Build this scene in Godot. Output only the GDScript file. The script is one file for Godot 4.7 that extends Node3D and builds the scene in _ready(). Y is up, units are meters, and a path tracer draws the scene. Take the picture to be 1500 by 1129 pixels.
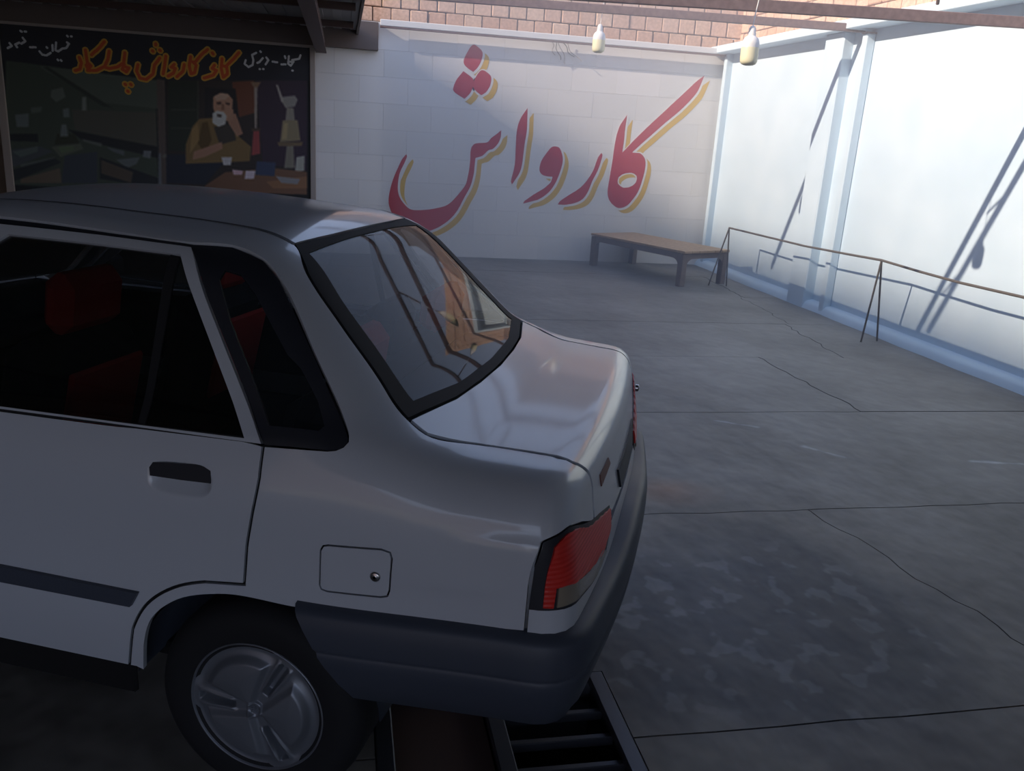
extends Node3D

# ---------------------------------------------------------------- small mesh kit
var M := {}
var rng := RandomNumberGenerator.new()

func mat(hex: String, rough := 0.7, metal := 0.0, more := {}) -> StandardMaterial3D:
	var m := StandardMaterial3D.new()
	m.albedo_color = Color(hex)
	m.roughness = rough
	m.metallic = metal
	for k in more:
		m.set(k, more[k])
	return m

func noise_tex(freq: float, lo: String, hi: String, normal := false, size := 512, octaves := 5) -> NoiseTexture2D:
	var n := FastNoiseLite.new()
	n.seed = 7
	n.frequency = freq
	n.fractal_octaves = octaves
	var t := NoiseTexture2D.new()
	t.width = size
	t.height = size
	t.seamless = true
	t.noise = n
	if normal:
		t.as_normal_map = true
		t.bump_strength = 3.0
	else:
		var g := Gradient.new()
		g.set_color(0, Color(lo))
		g.set_color(1, Color(hi))
		t.color_ramp = g
	return t

func grain(m: StandardMaterial3D, freq: float, lo: String, hi: String, scale: float, bump := 0.0) -> StandardMaterial3D:
	m.albedo_color = Color.WHITE
	m.albedo_texture = noise_tex(freq, lo, hi)
	m.uv1_triplanar = true
	m.uv1_world_triplanar = true
	m.uv1_scale = Vector3.ONE * scale
	if bump > 0.0:
		m.normal_enabled = true
		m.normal_texture = noise_tex(freq * 2.0, "000000", "ffffff", true)
		m.normal_scale = bump
	return m

func put(called: String, mesh: Mesh, m: Material, parent: Node = self) -> MeshInstance3D:
	var o := MeshInstance3D.new()
	o.name = called if parent != self else numbered(called)
	o.mesh = mesh
	o.material_override = m
	parent.add_child(o, true)
	return o

var taken := {}
func numbered(called: String) -> String:
	var k: int = taken.get(called, 0)
	taken[called] = k + 1
	return called if k == 0 else "%s_%03d" % [called, k]

func thing(called: String, label: String, category: String, at := Vector3.ZERO, turn := 0.0, group := "") -> Node3D:
	var o := Node3D.new()
	o.name = numbered(called)
	add_child(o)
	o.position = at
	o.rotation.y = turn
	return tag(o, label, category, group)

func tag(o: Node3D, label: String, category: String, group := "") -> Node3D:
	o.set_meta("label", label)
	o.set_meta("category", category)
	if group != "":
		o.set_meta("group", group)
	return o

func struct(called: String) -> Node3D:
	var o := Node3D.new()
	o.name = called
	add_child(o)
	o.set_meta("kind", "structure")
	return o

func begin() -> SurfaceTool:
	var st := SurfaceTool.new()
	st.begin(Mesh.PRIMITIVE_TRIANGLES)
	return st

func tri(st: SurfaceTool, a: Vector3, b: Vector3, c: Vector3, n := Vector3.ZERO) -> void:
	var g := (c - a).cross(b - a)
	if n == Vector3.ZERO:
		n = g.normalized()
	elif g.dot(n) < 0.0:
		var s := b
		b = c
		c = s
	for p in [a, b, c]:
		st.set_normal(n)
		st.add_vertex(p)

func quad(st: SurfaceTool, a: Vector3, b: Vector3, c: Vector3, d: Vector3, n := Vector3.ZERO) -> void:
	tri(st, a, b, c, n)
	tri(st, a, c, d, n)

# box with chamfered edges, 44 triangles
func box(st: SurfaceTool, c: Vector3, s: Vector3, bev := 0.004, b := Basis()) -> void:
	var h := s * 0.5
	bev = minf(bev, minf(h.x, minf(h.y, h.z)) * 0.8)
	var i := h - Vector3.ONE * bev
	var at := func(axis: int, sx: int, sy: int, sz: int) -> Vector3:
		var p := Vector3(sx * i.x, sy * i.y, sz * i.z)
		p[axis] = [sx, sy, sz][axis] * h[axis]
		return c + b * p
	for s1 in [-1, 1]:
		quad(st, at.call(0, s1, -1, -1), at.call(0, s1, 1, -1), at.call(0, s1, 1, 1), at.call(0, s1, -1, 1), b * Vector3(s1, 0, 0))
		quad(st, at.call(1, -1, s1, -1), at.call(1, 1, s1, -1), at.call(1, 1, s1, 1), at.call(1, -1, s1, 1), b * Vector3(0, s1, 0))
		quad(st, at.call(2, -1, -1, s1), at.call(2, 1, -1, s1), at.call(2, 1, 1, s1), at.call(2, -1, 1, s1), b * Vector3(0, 0, s1))
		for s2 in [-1, 1]:
			quad(st, at.call(0, s1, s2, -1), at.call(0, s1, s2, 1), at.call(1, s1, s2, 1), at.call(1, s1, s2, -1), b * Vector3(s1, s2, 0).normalized())
			quad(st, at.call(0, s1, -1, s2), at.call(0, s1, 1, s2), at.call(2, s1, 1, s2), at.call(2, s1, -1, s2), b * Vector3(s1, 0, s2).normalized())
			quad(st, at.call(1, -1, s1, s2), at.call(1, 1, s1, s2), at.call(2, 1, s1, s2), at.call(2, -1, s1, s2), b * Vector3(0, s1, s2).normalized())
			for s3 in [-1, 1]:
				tri(st, at.call(0, s1, s2, s3), at.call(1, s1, s2, s3), at.call(2, s1, s2, s3), b * Vector3(s1, s2, s3).normalized())

func box_mesh(s: Vector3, bev := 0.004) -> ArrayMesh:
	var st := begin()
	box(st, Vector3.ZERO, s, bev)
	return st.commit()

# round bar through points
func tube(st: SurfaceTool, pts: Array, r: float, sides := 10) -> void:
	var rings := []
	for k in pts.size():
		var d: Vector3 = (pts[mini(k + 1, pts.size() - 1)] - pts[maxi(k - 1, 0)]).normalized()
		var x := d.cross(Vector3(0.31, 0.17, 0.93) if absf(d.z) < 0.9 else Vector3.UP).normalized()
		var y := d.cross(x)
		var ring := []
		for j in sides:
			var a := TAU * j / sides
			ring.append(x * cos(a) + y * sin(a))
		rings.append(ring)
	for k in pts.size() - 1:
		for j in sides:
			var n := (j + 1) % sides
			var v := [[pts[k], rings[k][j]], [pts[k], rings[k][n]], [pts[k + 1], rings[k + 1][n]], [pts[k + 1], rings[k + 1][j]]]
			smooth_quad(st, [v[0][0] + v[0][1] * r, v[1][0] + v[1][1] * r, v[2][0] + v[2][1] * r, v[3][0] + v[3][1] * r], [v[0][1], v[1][1], v[2][1], v[3][1]])
	for e in [0, pts.size() - 1]:
		var o: Vector3 = pts[e] - pts[1 if e == 0 else e - 1]
		for j in range(1, sides - 1):
			tri(st, pts[e] + rings[e][0] * r, pts[e] + rings[e][j] * r, pts[e] + rings[e][j + 1] * r, o.normalized())

func smooth_quad(st: SurfaceTool, p: Array, n: Array) -> void:
	var order := [0, 1, 2, 0, 2, 3]
	var g: Vector3 = (p[2] - p[0]).cross(p[1] - p[0])
	if g.length_squared() < 1e-14:
		g = (p[3] - p[0]).cross(p[2] - p[0])
	if g.dot(n[0] + n[1] + n[2] + n[3]) < 0.0:
		order = [0, 2, 1, 0, 3, 2]
	for k in order:
		st.set_normal(n[k])
		st.add_vertex(p[k])

# grid of points with computed smooth normals; P[i][j]; closed in j when asked
func grid(st: SurfaceTool, P: Array, closed := false, flip := false) -> void:
	var ni := P.size()
	var nj: int = P[0].size()
	var N := []
	for i in ni:
		var row := []
		for j in nj:
			var a: Vector3 = P[mini(i + 1, ni - 1)][j] - P[maxi(i - 1, 0)][j]
			var jn := (j + 1) % nj if closed else mini(j + 1, nj - 1)
			var jp := (j - 1 + nj) % nj if closed else maxi(j - 1, 0)
			var b: Vector3 = P[i][jn] - P[i][jp]
			var n := a.cross(b).normalized()
			row.append(-n if flip else n)
		N.append(row)
	for i in ni - 1:
		for j in (nj if closed else nj - 1):
			var k := (j + 1) % nj
			smooth_quad(st, [P[i][j], P[i + 1][j], P[i + 1][k], P[i][k]], [N[i][j], N[i + 1][j], N[i + 1][k], N[i][k]])

# surface of revolution about the local z axis: profile of (radius, z)
func lathe(st: SurfaceTool, prof: Array, c: Vector3, sides := 48, flip := false) -> void:
	var P := []
	for q in prof:
		var row := []
		for j in sides:
			var a := TAU * j / sides
			row.append(c + Vector3(cos(a) * q[0], sin(a) * q[0], q[1]))
		P.append(row)
	grid(st, P, true, flip)

# flat outline (x, y) given thickness along z from z0 to z1
func slab2(st: SurfaceTool, poly: PackedVector2Array, f: Callable, depth: Vector3, n: Vector3) -> void:
	var t := Geometry2D.triangulate_polygon(poly)
	for k in range(0, t.size(), 3):
		tri(st, f.call(poly[t[k]]), f.call(poly[t[k + 1]]), f.call(poly[t[k + 2]]), n)
	var ccw := not Geometry2D.is_polygon_clockwise(poly)
	for k in poly.size():
		var a: Vector3 = f.call(poly[k])
		var b: Vector3 = f.call(poly[(k + 1) % poly.size()])
		var side := (b - a).cross(n).normalized()
		quad(st, a, b, b + depth, a + depth, side if (side.dot(Vector3.ONE) != 0.0) else n)

func xy(a: Array) -> PackedVector2Array:
	var r := PackedVector2Array()
	for k in range(0, a.size(), 2):
		r.append(Vector2(a[k], a[k + 1]))
	return r

func curve2(p: PackedVector2Array, sub := 3) -> PackedVector2Array:     # gentle rounding of a hand-brushed outline
	var r := PackedVector2Array()
	var n := p.size()
	for k in n:
		for s in sub:
			var t := float(s) / sub
			var sharp: bool = absf((p[k] - p[(k - 1 + n) % n]).angle_to(p[(k + 1) % n] - p[k])) > 1.1 or absf((p[(k + 1) % n] - p[k]).angle_to(p[(k + 2) % n] - p[(k + 1) % n])) > 1.1
			r.append(p[k].lerp(p[(k + 1) % n], t) if sharp else p[k].cubic_interpolate(p[(k + 1) % n], p[(k - 1 + n) % n], p[(k + 2) % n], t))
	return r

# ---------------------------------------------------------------- the car's skin: one implicit surface, panels are cut from it
# car frame: x rearward from the rear axle, y up, z out of the left side
func sst(a: float, b: float, x: float) -> float:
	var t := clampf((x - a) / (b - a), 0.0, 1.0)
	return t * t * (3.0 - 2.0 * t)

func smx(a: float, b: float, k: float) -> float:
	var h := maxf(k - absf(a - b), 0.0) / k
	return maxf(a, b) + h * h * k * 0.25

func smn(a: float, b: float, k: float) -> float:
	var h := maxf(k - absf(a - b), 0.0) / k
	return minf(a, b) - h * h * k * 0.25

func skin(p: Vector3) -> float:
	var u := p.x
	var y := p.y
	var v := absf(p.z)
	var hw := 0.803 - 0.045 * sst(0.0, 0.8, u) - 0.05 * sst(-2.2, -3.1, u) - 0.05 * sst(0.5, 0.15, y) - 0.022 * sst(0.80, 1.0, y)
	if u > -0.3:      # pressed feature line along the rear wing
		hw += 0.005 * sst(0.016, -0.004, y - (0.853 - 0.028 * sst(0.25, 0.8, u))) * sst(0.0, 0.3, u)
	var rear := 0.80 - 0.0816 * v * v - 0.04 * sst(0.6, 0.95, y) - 0.03 * sst(0.45, 0.2, y)
	var front := -3.02 + 0.204 * v * v
	var deck := 0.983 - 0.014 * sst(0.4, 0.76, u) - 0.0333 * v * v + 0.03 * sst(0.5, 0.3, u) - 0.2 * sst(-1.5, -3.1, u)
	var lo := smx(v - hw, y - deck, 0.13)
	lo = smx(lo, smx(u - rear, front - u, 0.05), 0.08)
	lo = smx(lo, 0.20 - y, 0.05)
	if y < 0.7:
		return lo
	var gw := 0.752 - 0.42 * maxf(y - 0.98, 0.0)
	var rg := (u - 0.325 - 0.04 * (1.0 - v * v * 2.9727)) * 0.702 + (y - 1.0) * 0.712
	var fg := (-1.68 - u) * 0.60 + (y - 0.97) * 0.80 - 0.03 * (1.0 - v * v * 2.7778)
	var roof := 1.442 - 0.12 * v * v - 0.035 * sst(-0.8, 0.1, u) - 0.03 * sst(-0.8, -1.5, u)
	var g := smx(v - gw, rg, 0.16)
	g = smx(g, fg, 0.05)
	g = smx(g, y - roof, 0.09)
	g = smx(g, 0.75 - y, 0.02)
	return smn(lo, g, 0.06)

func skin_normal(p: Vector3) -> Vector3:
	var e := 0.0015
	return Vector3(skin(p + Vector3(e, 0, 0)) - skin(p - Vector3(e, 0, 0)), skin(p + Vector3(0, e, 0)) - skin(p - Vector3(0, e, 0)), skin(p + Vector3(0, 0, e)) - skin(p - Vector3(0, 0, e))).normalized()

# ways of spreading a part of the skin out flat
func ray_at(dom: String, a: float, b: float) -> Array:
	match dom:
		"side":
			return [Vector3(a, b, 0.3), Vector3(0, 0, 1)]
		"wing":
			var al := b / 0.7
			if a <= 0.4:
				return [Vector3(a, 0.75, 0), Vector3(0, sin(al), cos(al))]
			var be := (a - 0.4) / 0.45
			return [Vector3(0.4, 0.75, 0), Vector3(sin(be), cos(be) * sin(al), cos(be) * cos(al))]
		"tail":
			var ph := a / 0.75
			return [Vector3(0.12, b, 0), Vector3(sin(ph), 0, cos(ph))]
		"lid":
			var ga := b / 0.35
			return [Vector3(0.40, 0.78, a), Vector3(cos(ga), sin(ga), 0)]
		"top":
			return [Vector3(a, 0.85, b), Vector3(0, 1, 0)]
		"rearglass":
			return [Vector3(0.345, 1.0, a) + Vector3(-0.712, 0.702, 0) * b - Vector3(0.702, 0.712, 0) * 0.2, Vector3(0.702, 0.712, 0)]
		"screen":
			return [Vector3(-1.66, 0.985, a) + Vector3(0.8, 0.6, 0) * b - Vector3(-0.6, 0.8, 0) * 0.2, Vector3(-0.6, 0.8, 0)]
		"nose":
			return [Vector3(-2.5, b, a), Vector3(-1, 0, 0)]
	return []

func flat_of(dom: String, p: Vector3) -> Vector2:
	match dom:
		"side":
			return Vector2(p.x, p.y)
		"wing":
			var al := atan2(p.y - 0.75, p.z)
			if p.x <= 0.4:
				return Vector2(p.x, al * 0.7)
			return Vector2(0.4 + 0.45 * atan2(p.x - 0.4, Vector2(p.z, p.y - 0.75).length()), al * 0.7)
		"tail":
			return Vector2(atan2(p.x - 0.12, p.z) * 0.75, p.y)
		"lid":
			return Vector2(p.z, atan2(p.y - 0.78, p.x - 0.40) * 0.35)
		"top":
			return Vector2(p.x, p.z)
		"rearglass":
			return Vector2(p.z, (p - Vector3(0.345, 1.0, 0)).dot(Vector3(-0.712, 0.702, 0)))
		"screen":
			return Vector2(p.z, (p - Vector3(-1.66, 0.985, 0)).dot(Vector3(0.8, 0.6, 0)))
		"nose":
			return Vector2(p.z, p.y)
	return Vector2.ZERO

func onto_skin(dom: String, a: float, b: float) -> Vector3:
	var r := ray_at(dom, a, b)
	var p: Vector3 = r[0]
	var d: Vector3 = r[1]
	for k in 30:
		var f := skin(p)
		p -= d * f * 0.95
		if absf(f) < 3e-5:
			break
	return p

func snap(p: Vector3) -> Vector3:
	for k in 3:
		p -= skin_normal(p) * skin(p)
	return p

# numbers (u, z, y) of an outline -> points on the skin, no further apart than step
func line3(a: Array, step := 0.02, closed := true, smooth := true) -> PackedVector3Array:
	var c := PackedVector3Array()
	for k in range(0, a.size(), 3):
		c.append(Vector3(a[k], a[k + 2], a[k + 1]))
	var r := PackedVector3Array()
	var n := c.size()
	for k in (n if closed else n - 1):
		var p := c[k]
		var q := c[(k + 1) % n]
		var o := c[(k - 1 + n) % n] if closed else c[maxi(k - 1, 0)]
		var w := c[(k + 2) % n] if closed else c[mini(k + 2, n - 1)]
		var m := maxi(1, ceili(p.distance_to(q) / step))
		var bend := maxf((p - o).angle_to(q - p) if o != p else 0.0, (q - p).angle_to(w - q) if w != q else 0.0)
		for s in m:
			var t := float(s) / m
			var x := p.lerp(q, t)
			if smooth and bend < 0.75:
				x = p.cubic_interpolate_in_time(q, o, w, t, p.distance_to(q), -o.distance_to(p), p.distance_to(q) + q.distance_to(w))
			r.append(snap(x))
	if not closed:
		r.append(snap(c[n - 1]))
	return r

func mirrored(a: Array) -> Array:
	var r := a.duplicate()
	for k in range(1, r.size(), 3):
		r[k] = -r[k]
	return r

func both_sides(a: Array) -> Array:       # left half from front to rear (or top to bottom), closed by its mirror image
	var r := a.duplicate()
	for k in range(a.size() - 3, -1, -3):
		if absf(a[k + 1]) > 0.001:
			r.append_array([a[k], -a[k + 1], a[k + 2]])
	return r

func flat_poly(dom: String, pts: PackedVector3Array, inset := 0.0) -> PackedVector2Array:
	var r := PackedVector2Array()
	for p in pts:
		r.append(flat_of(dom, p))
	if inset != 0.0:
		var o := Geometry2D.offset_polygon(r, -inset, Geometry2D.JOIN_MITER)
		if o.size() > 0:
			r = o[0]
			for q in o:
				if q.size() > r.size():
					r = q
	return r

# a sheet-metal panel: the skin inside poly, lifted by off, with its edge turned in by rim
func panel(dom: String, poly: PackedVector2Array, cell: float, off := 0.0, rim := 0.012, holes := [], bump = null) -> ArrayMesh:
	var st := begin()
	var cache := {}
	var vert := func(q: Vector2) -> Array:
		var key := Vector2i(roundi(q.x * 20000.0), roundi(q.y * 20000.0))
		if not cache.has(key):
			var p := onto_skin(dom, q.x, q.y)
			var n := skin_normal(p)
			var lift := off
			if bump != null:
				lift += bump.call(p)
				var t := n.cross(Vector3.UP if absf(n.y) < 0.9 else Vector3.RIGHT).normalized()
				var s := n.cross(t)
				var e := 0.002
				var gt: float = (bump.call(p + t * e) - bump.call(p - t * e)) / (2.0 * e)
				var gs: float = (bump.call(p + s * e) - bump.call(p - s * e)) / (2.0 * e)
				cache[key] = [p + n * lift, (n - t * gt - s * gs).normalized()]
			else:
				cache[key] = [p + n * lift, n]
		return cache[key]
	var emit := func(a: Vector2, b: Vector2, c: Vector2) -> void:
		var A: Array = vert.call(a)
		var B: Array = vert.call(b)
		var C: Array = vert.call(c)
		var g: Vector3 = (C[0] - A[0]).cross(B[0] - A[0])
		if g.length_squared() < 1e-16:
			return
		if g.dot(A[1] + B[1] + C[1]) < 0.0:
			var s := B
			B = C
			C = s
		for q in [A, B, C]:
			st.set_normal(q[1])
			st.add_vertex(q[0])
	var lo := poly[0]
	var hi := poly[0]
	for q in poly:
		lo = lo.min(q)
		hi = hi.max(q)
	var nx := ceili((hi.x - lo.x) / cell)
	var ny := ceili((hi.y - lo.y) / cell)
	var edge := {}
	for loop in [poly] + holes:
		for k in loop.size():
			var a: Vector2 = loop[k]
			var b: Vector2 = loop[(k + 1) % loop.size()]
			var m := ceili(a.distance_to(b) / (cell * 0.3)) + 1
			for s in m + 1:
				var q := (a.lerp(b, float(s) / m) - lo) / cell
				for dx in [-0.02, 0.02]:
					for dy in [-0.02, 0.02]:
						edge[Vector2i(floori(q.x + dx), floori(q.y + dy))] = true
	for i in nx:
		for j in ny:
			var c0 := lo + Vector2(i, j) * cell
			var sq := PackedVector2Array([c0, c0 + Vector2(cell, 0), c0 + Vector2(cell, cell), c0 + Vector2(0, cell)])
			if not edge.has(Vector2i(i, j)):
				var mid := c0 + Vector2(cell, cell) * 0.5
				var inside := Geometry2D.is_point_in_polygon(mid, poly)
				for h in holes:
					inside = inside and not Geometry2D.is_point_in_polygon(mid, h)
				if inside:
					emit.call(sq[0], sq[1], sq[2])
					emit.call(sq[0], sq[2], sq[3])
				continue
			var bits: Array = Geometry2D.intersect_polygons(sq, poly)
			for h in holes:
				var next := []
				for q in bits:
					next.append_array(Geometry2D.clip_polygons(q, h))
				bits = next
			for q in bits:
				var t := Geometry2D.triangulate_polygon(q)
				for k in range(0, t.size(), 3):
					emit.call(q[t[k]], q[t[k + 1]], q[t[k + 2]])
	if rim > 0.0:
		for loop in [poly] + holes:
			for k in loop.size():
				var A: Array = vert.call(loop[k])
				var B: Array = vert.call(loop[(k + 1) % loop.size()])
				if A[0].distance_squared_to(B[0]) > 1e-12:
					quad(st, A[0], B[0], B[0] - B[1] * rim, A[0] - A[1] * rim)
	return st.commit()

func flipped(mesh: ArrayMesh) -> ArrayMesh:      # the right-hand twin of a left-hand panel
	var a := mesh.surface_get_arrays(0)
	var v: PackedVector3Array = a[Mesh.ARRAY_VERTEX]
	var n: PackedVector3Array = a[Mesh.ARRAY_NORMAL]
	for k in v.size():
		v[k].z = -v[k].z
		n[k].z = -n[k].z
	for k in range(0, v.size(), 3):
		var s := v[k + 1]
		v[k + 1] = v[k + 2]
		v[k + 2] = s
		s = n[k + 1]
		n[k + 1] = n[k + 2]
		n[k + 2] = s
	a[Mesh.ARRAY_VERTEX] = v
	a[Mesh.ARRAY_NORMAL] = n
	var r := ArrayMesh.new()
	r.add_surface_from_arrays(Mesh.PRIMITIVE_TRIANGLES, a)
	return r

# rubber ribbon that lies in the gap between panels
func ribbon(st: SurfaceTool, pts: PackedVector3Array, w: float, off: float) -> void:
	var L := []
	for k in pts.size():
		var d := (pts[mini(k + 1, pts.size() - 1)] - pts[maxi(k - 1, 0)]).normalized()
		var n := skin_normal(pts[k])
		var s := d.cross(n).normalized()
		L.append([pts[k] + n * off + s * w, pts[k] + n * off - s * w, n])
	for k in L.size() - 1:
		smooth_quad(st, [L[k][0], L[k][1], L[k + 1][1], L[k + 1][0]], [L[k][2], L[k][2], L[k + 1][2], L[k + 1][2]])

# ---------------------------------------------------------------- printing on pictures
func ink(im: Image, p: PackedVector2Array, c: Color) -> void:
	var lo := p[0]
	var hi := p[0]
	for q in p:
		lo = lo.min(q)
		hi = hi.max(q)
	for y in range(maxi(0, floori(lo.y)), mini(im.get_height(), ceili(hi.y) + 1)):
		var xs := []
		for k in p.size():
			var a := p[k]
			var b := p[(k + 1) % p.size()]
			if (a.y <= y + 0.5) != (b.y <= y + 0.5):
				xs.append(a.x + (y + 0.5 - a.y) / (b.y - a.y) * (b.x - a.x))
		xs.sort()
		for k in range(0, xs.size() - 1, 2):
			var x0 := maxi(0, roundi(xs[k]))
			var x1 := mini(im.get_width(), roundi(xs[k + 1]))
			if x1 > x0:
				im.fill_rect(Rect2i(x0, y, x1 - x0, 1), c)

func stroke(im: Image, a: Array, r: float, c: Color) -> void:
	var p := xy(a)
	for k in p.size() - 1:
		var m := ceili(p[k].distance_to(p[k + 1]) / 1.5) + 1
		for s in m + 1:
			var q := p[k].lerp(p[k + 1], float(s) / m)
			for y in range(-ceili(r), ceili(r) + 1):
				var w := r * r - y * y
				if w > 0.0:
					var x := sqrt(w)
					im.fill_rect(Rect2i(roundi(q.x - x), roundi(q.y + y), maxi(1, roundi(2.0 * x)), 1), c)

# ================================================================ the place
const CAR_AT := Vector3(0.1095, 0, -2.5626)
const CAR_TURN := -0.42
const WALL_Z := -11.7
const WALL_X := 5.18
const ROOF_Y := 2.78

func _ready() -> void:
	rng.seed = 20
	# camera
	var cam := Camera3D.new()
	cam.name = "camera"
	cam.position = Vector3(0, 1.6681, 0)
	cam.basis = Basis(Vector3.UP, -0.2067) * Basis(Vector3.RIGHT, -0.2861) * Basis(Vector3.BACK, 0.0622)
	cam.fov = rad_to_deg(2.0 * atan(564.5 / 1250.0))
	cam.near = 0.05
	cam.far = 400.0
	add_child(cam)
	# sky, sun and exposure
	var sky := ProceduralSkyMaterial.new()
	sky.sky_top_color = Color(0.46, 0.525, 0.65)
	sky.sky_horizon_color = Color(0.70, 0.72, 0.77)
	sky.ground_bottom_color = Color(0.36, 0.33, 0.30)
	sky.ground_horizon_color = Color(0.60, 0.58, 0.55)
	sky.sky_energy_multiplier = 1.0
	sky.sun_angle_max = 1.0
	var env := Environment.new()
	env.background_mode = Environment.BG_SKY
	env.sky = Sky.new()
	env.sky.sky_material = sky
	env.tonemap_mode = Environment.TONE_MAPPER_LINEAR
	env.tonemap_exposure = 3.1
	env.sdfgi_enabled = true
	env.ssao_enabled = true
	env.ssil_enabled = true
	var we := WorldEnvironment.new()
	we.name = "environment"
	we.environment = env
	add_child(we)
	var sun := DirectionalLight3D.new()
	sun.name = "sun"
	sun.light_color = Color(1.0, 0.93, 0.85)
	sun.light_energy = 0.8
	sun.light_angular_distance = 0.55
	sun.shadow_enabled = true
	add_child(sun)
	sun.look_at_from_position(Vector3.ZERO, Vector3(1.89, -1.0, -0.48), Vector3.UP)

	env.volumetric_fog_enabled = true
	env.volumetric_fog_density = 0.0
	materials()
	build_floor()
	build_walls()
	build_roof()
	build_posts_and_beams()
	build_banner()
	build_bench()
	build_rails()
	build_drain()
	build_car()
	for k in 2:
		build_bulb(k)
	# fine spray and dust hanging in the open yard
	var mist := FogVolume.new()
	mist.name = "haze"
	mist.shape = RenderingServer.FOG_VOLUME_SHAPE_BOX
	mist.size = Vector3(4.7, 3.4, 8.3)
	mist.position = Vector3(2.8, 1.72, -7.5)
	var fm := FogMaterial.new()
	fm.density = 0.07
	fm.albedo = Color(0.9, 0.9, 0.92)
	mist.material = fm
	mist.set_meta("kind", "stuff")
	mist.set_meta("label", "thin pale haze hanging in the open yard")
	mist.set_meta("category", "haze")
	add_child(mist)

func materials() -> void:
	M.paint = mat("c4cbd6", 0.32, 0.0, {"clearcoat_enabled": true, "clearcoat": 0.8, "clearcoat_roughness": 0.08})
	M.black_trim = mat("20242e", 0.55)
	M.rubber = mat("14161b", 0.8)
	M.bumper = mat("414856", 0.5)
	M.liner = mat("39414f", 0.7)
	M.gap = mat("0c0d10", 0.9)
	M.glass = mat("1c2420", 0.03, 0.0, {"transparency": BaseMaterial3D.TRANSPARENCY_ALPHA})
	M.glass.albedo_color = Color(0.05, 0.07, 0.07, 0.72)
	M.rear_glass = mat("2a3034", 0.03, 0.0, {"transparency": BaseMaterial3D.TRANSPARENCY_ALPHA})
	M.rear_glass.metallic_specular = 0.32
	M.rear_glass.albedo_color = Color(0.13, 0.16, 0.18, 0.55)
	M.lamp_red = mat("d5281f", 0.5, 0.0, {"clearcoat_enabled": true, "clearcoat": 0.35, "clearcoat_roughness": 0.2})
	M.lamp_clear = mat("8f8678", 0.12, 0.0, {"clearcoat_enabled": true, "clearcoat": 1.0, "clearcoat_roughness": 0.05})
	M.chrome = mat("c8c8cc", 0.22, 1.0)
	M.hub = mat("848a94", 0.42, 0.6)
	M.seat = mat("1d1f26", 0.95)
	M.seat_red = mat("e04440", 0.9)
	M.cabin = mat("24262b", 0.9)
	M.tile = []
	for c in ["e8e3de", "e6e1dc", "eae5e1", "e4e0dc"]:
		M.tile.append(mat(c, 0.45))
	M.brick = []
	for c in ["dcb498", "d6ab90", "e0ba9e", "d2a68a", "deb69c"]:
		M.brick.append(grain(mat(c, 0.95), 0.02, Color(c).darkened(0.16).to_html(false), Color(c).lightened(0.1).to_html(false), 1.7))
	M.mortar = mat("7d6a5c", 1.0)
	M.blue_wall = grain(mat("cfe0e6", 0.8), 0.006, "c6dae8", "d3e4f0", 0.35)
	M.white_paint = mat("e4e2df", 0.6)
	M.red_paint = mat("bf2a34", 0.6)
	M.yellow_paint = mat("dfb347", 0.6)
	M.rust = grain(mat("7d625c", 0.75), 0.02, "6e544f", "8c7068", 1.5)
	M.dark_steel = mat("57443f", 0.7)
	M.sheet = mat("7c7874", 0.6)
	M.lintel = mat("6e625d", 0.8)
	M.wood = grain(mat("b39474", 0.7), 0.02, "a28464", "c4a686", 1.0)
	M.wood_dark = grain(mat("77665a", 0.8), 0.02, "6a5a50", "857468", 1.2)
	M.rod = mat("6f675f", 0.7, 0.2)
	M.steel = mat("4d5058", 0.45, 0.6)
	M.frame = mat("a89c94", 0.6)

# ---------------------------------------------------------------- setting
func crack_line(a: Vector2, b: Vector2, amp: float, n := 14) -> PackedVector2Array:
	var r := PackedVector2Array()
	for k in n + 1:
		var t := float(k) / n
		var q := a.lerp(b, t)
		if k > 0 and k < n:
			q += Vector2(rng.randf_range(-amp, amp), rng.randf_range(-amp, amp) * 0.6)
		r.append(q)
	return r

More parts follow.
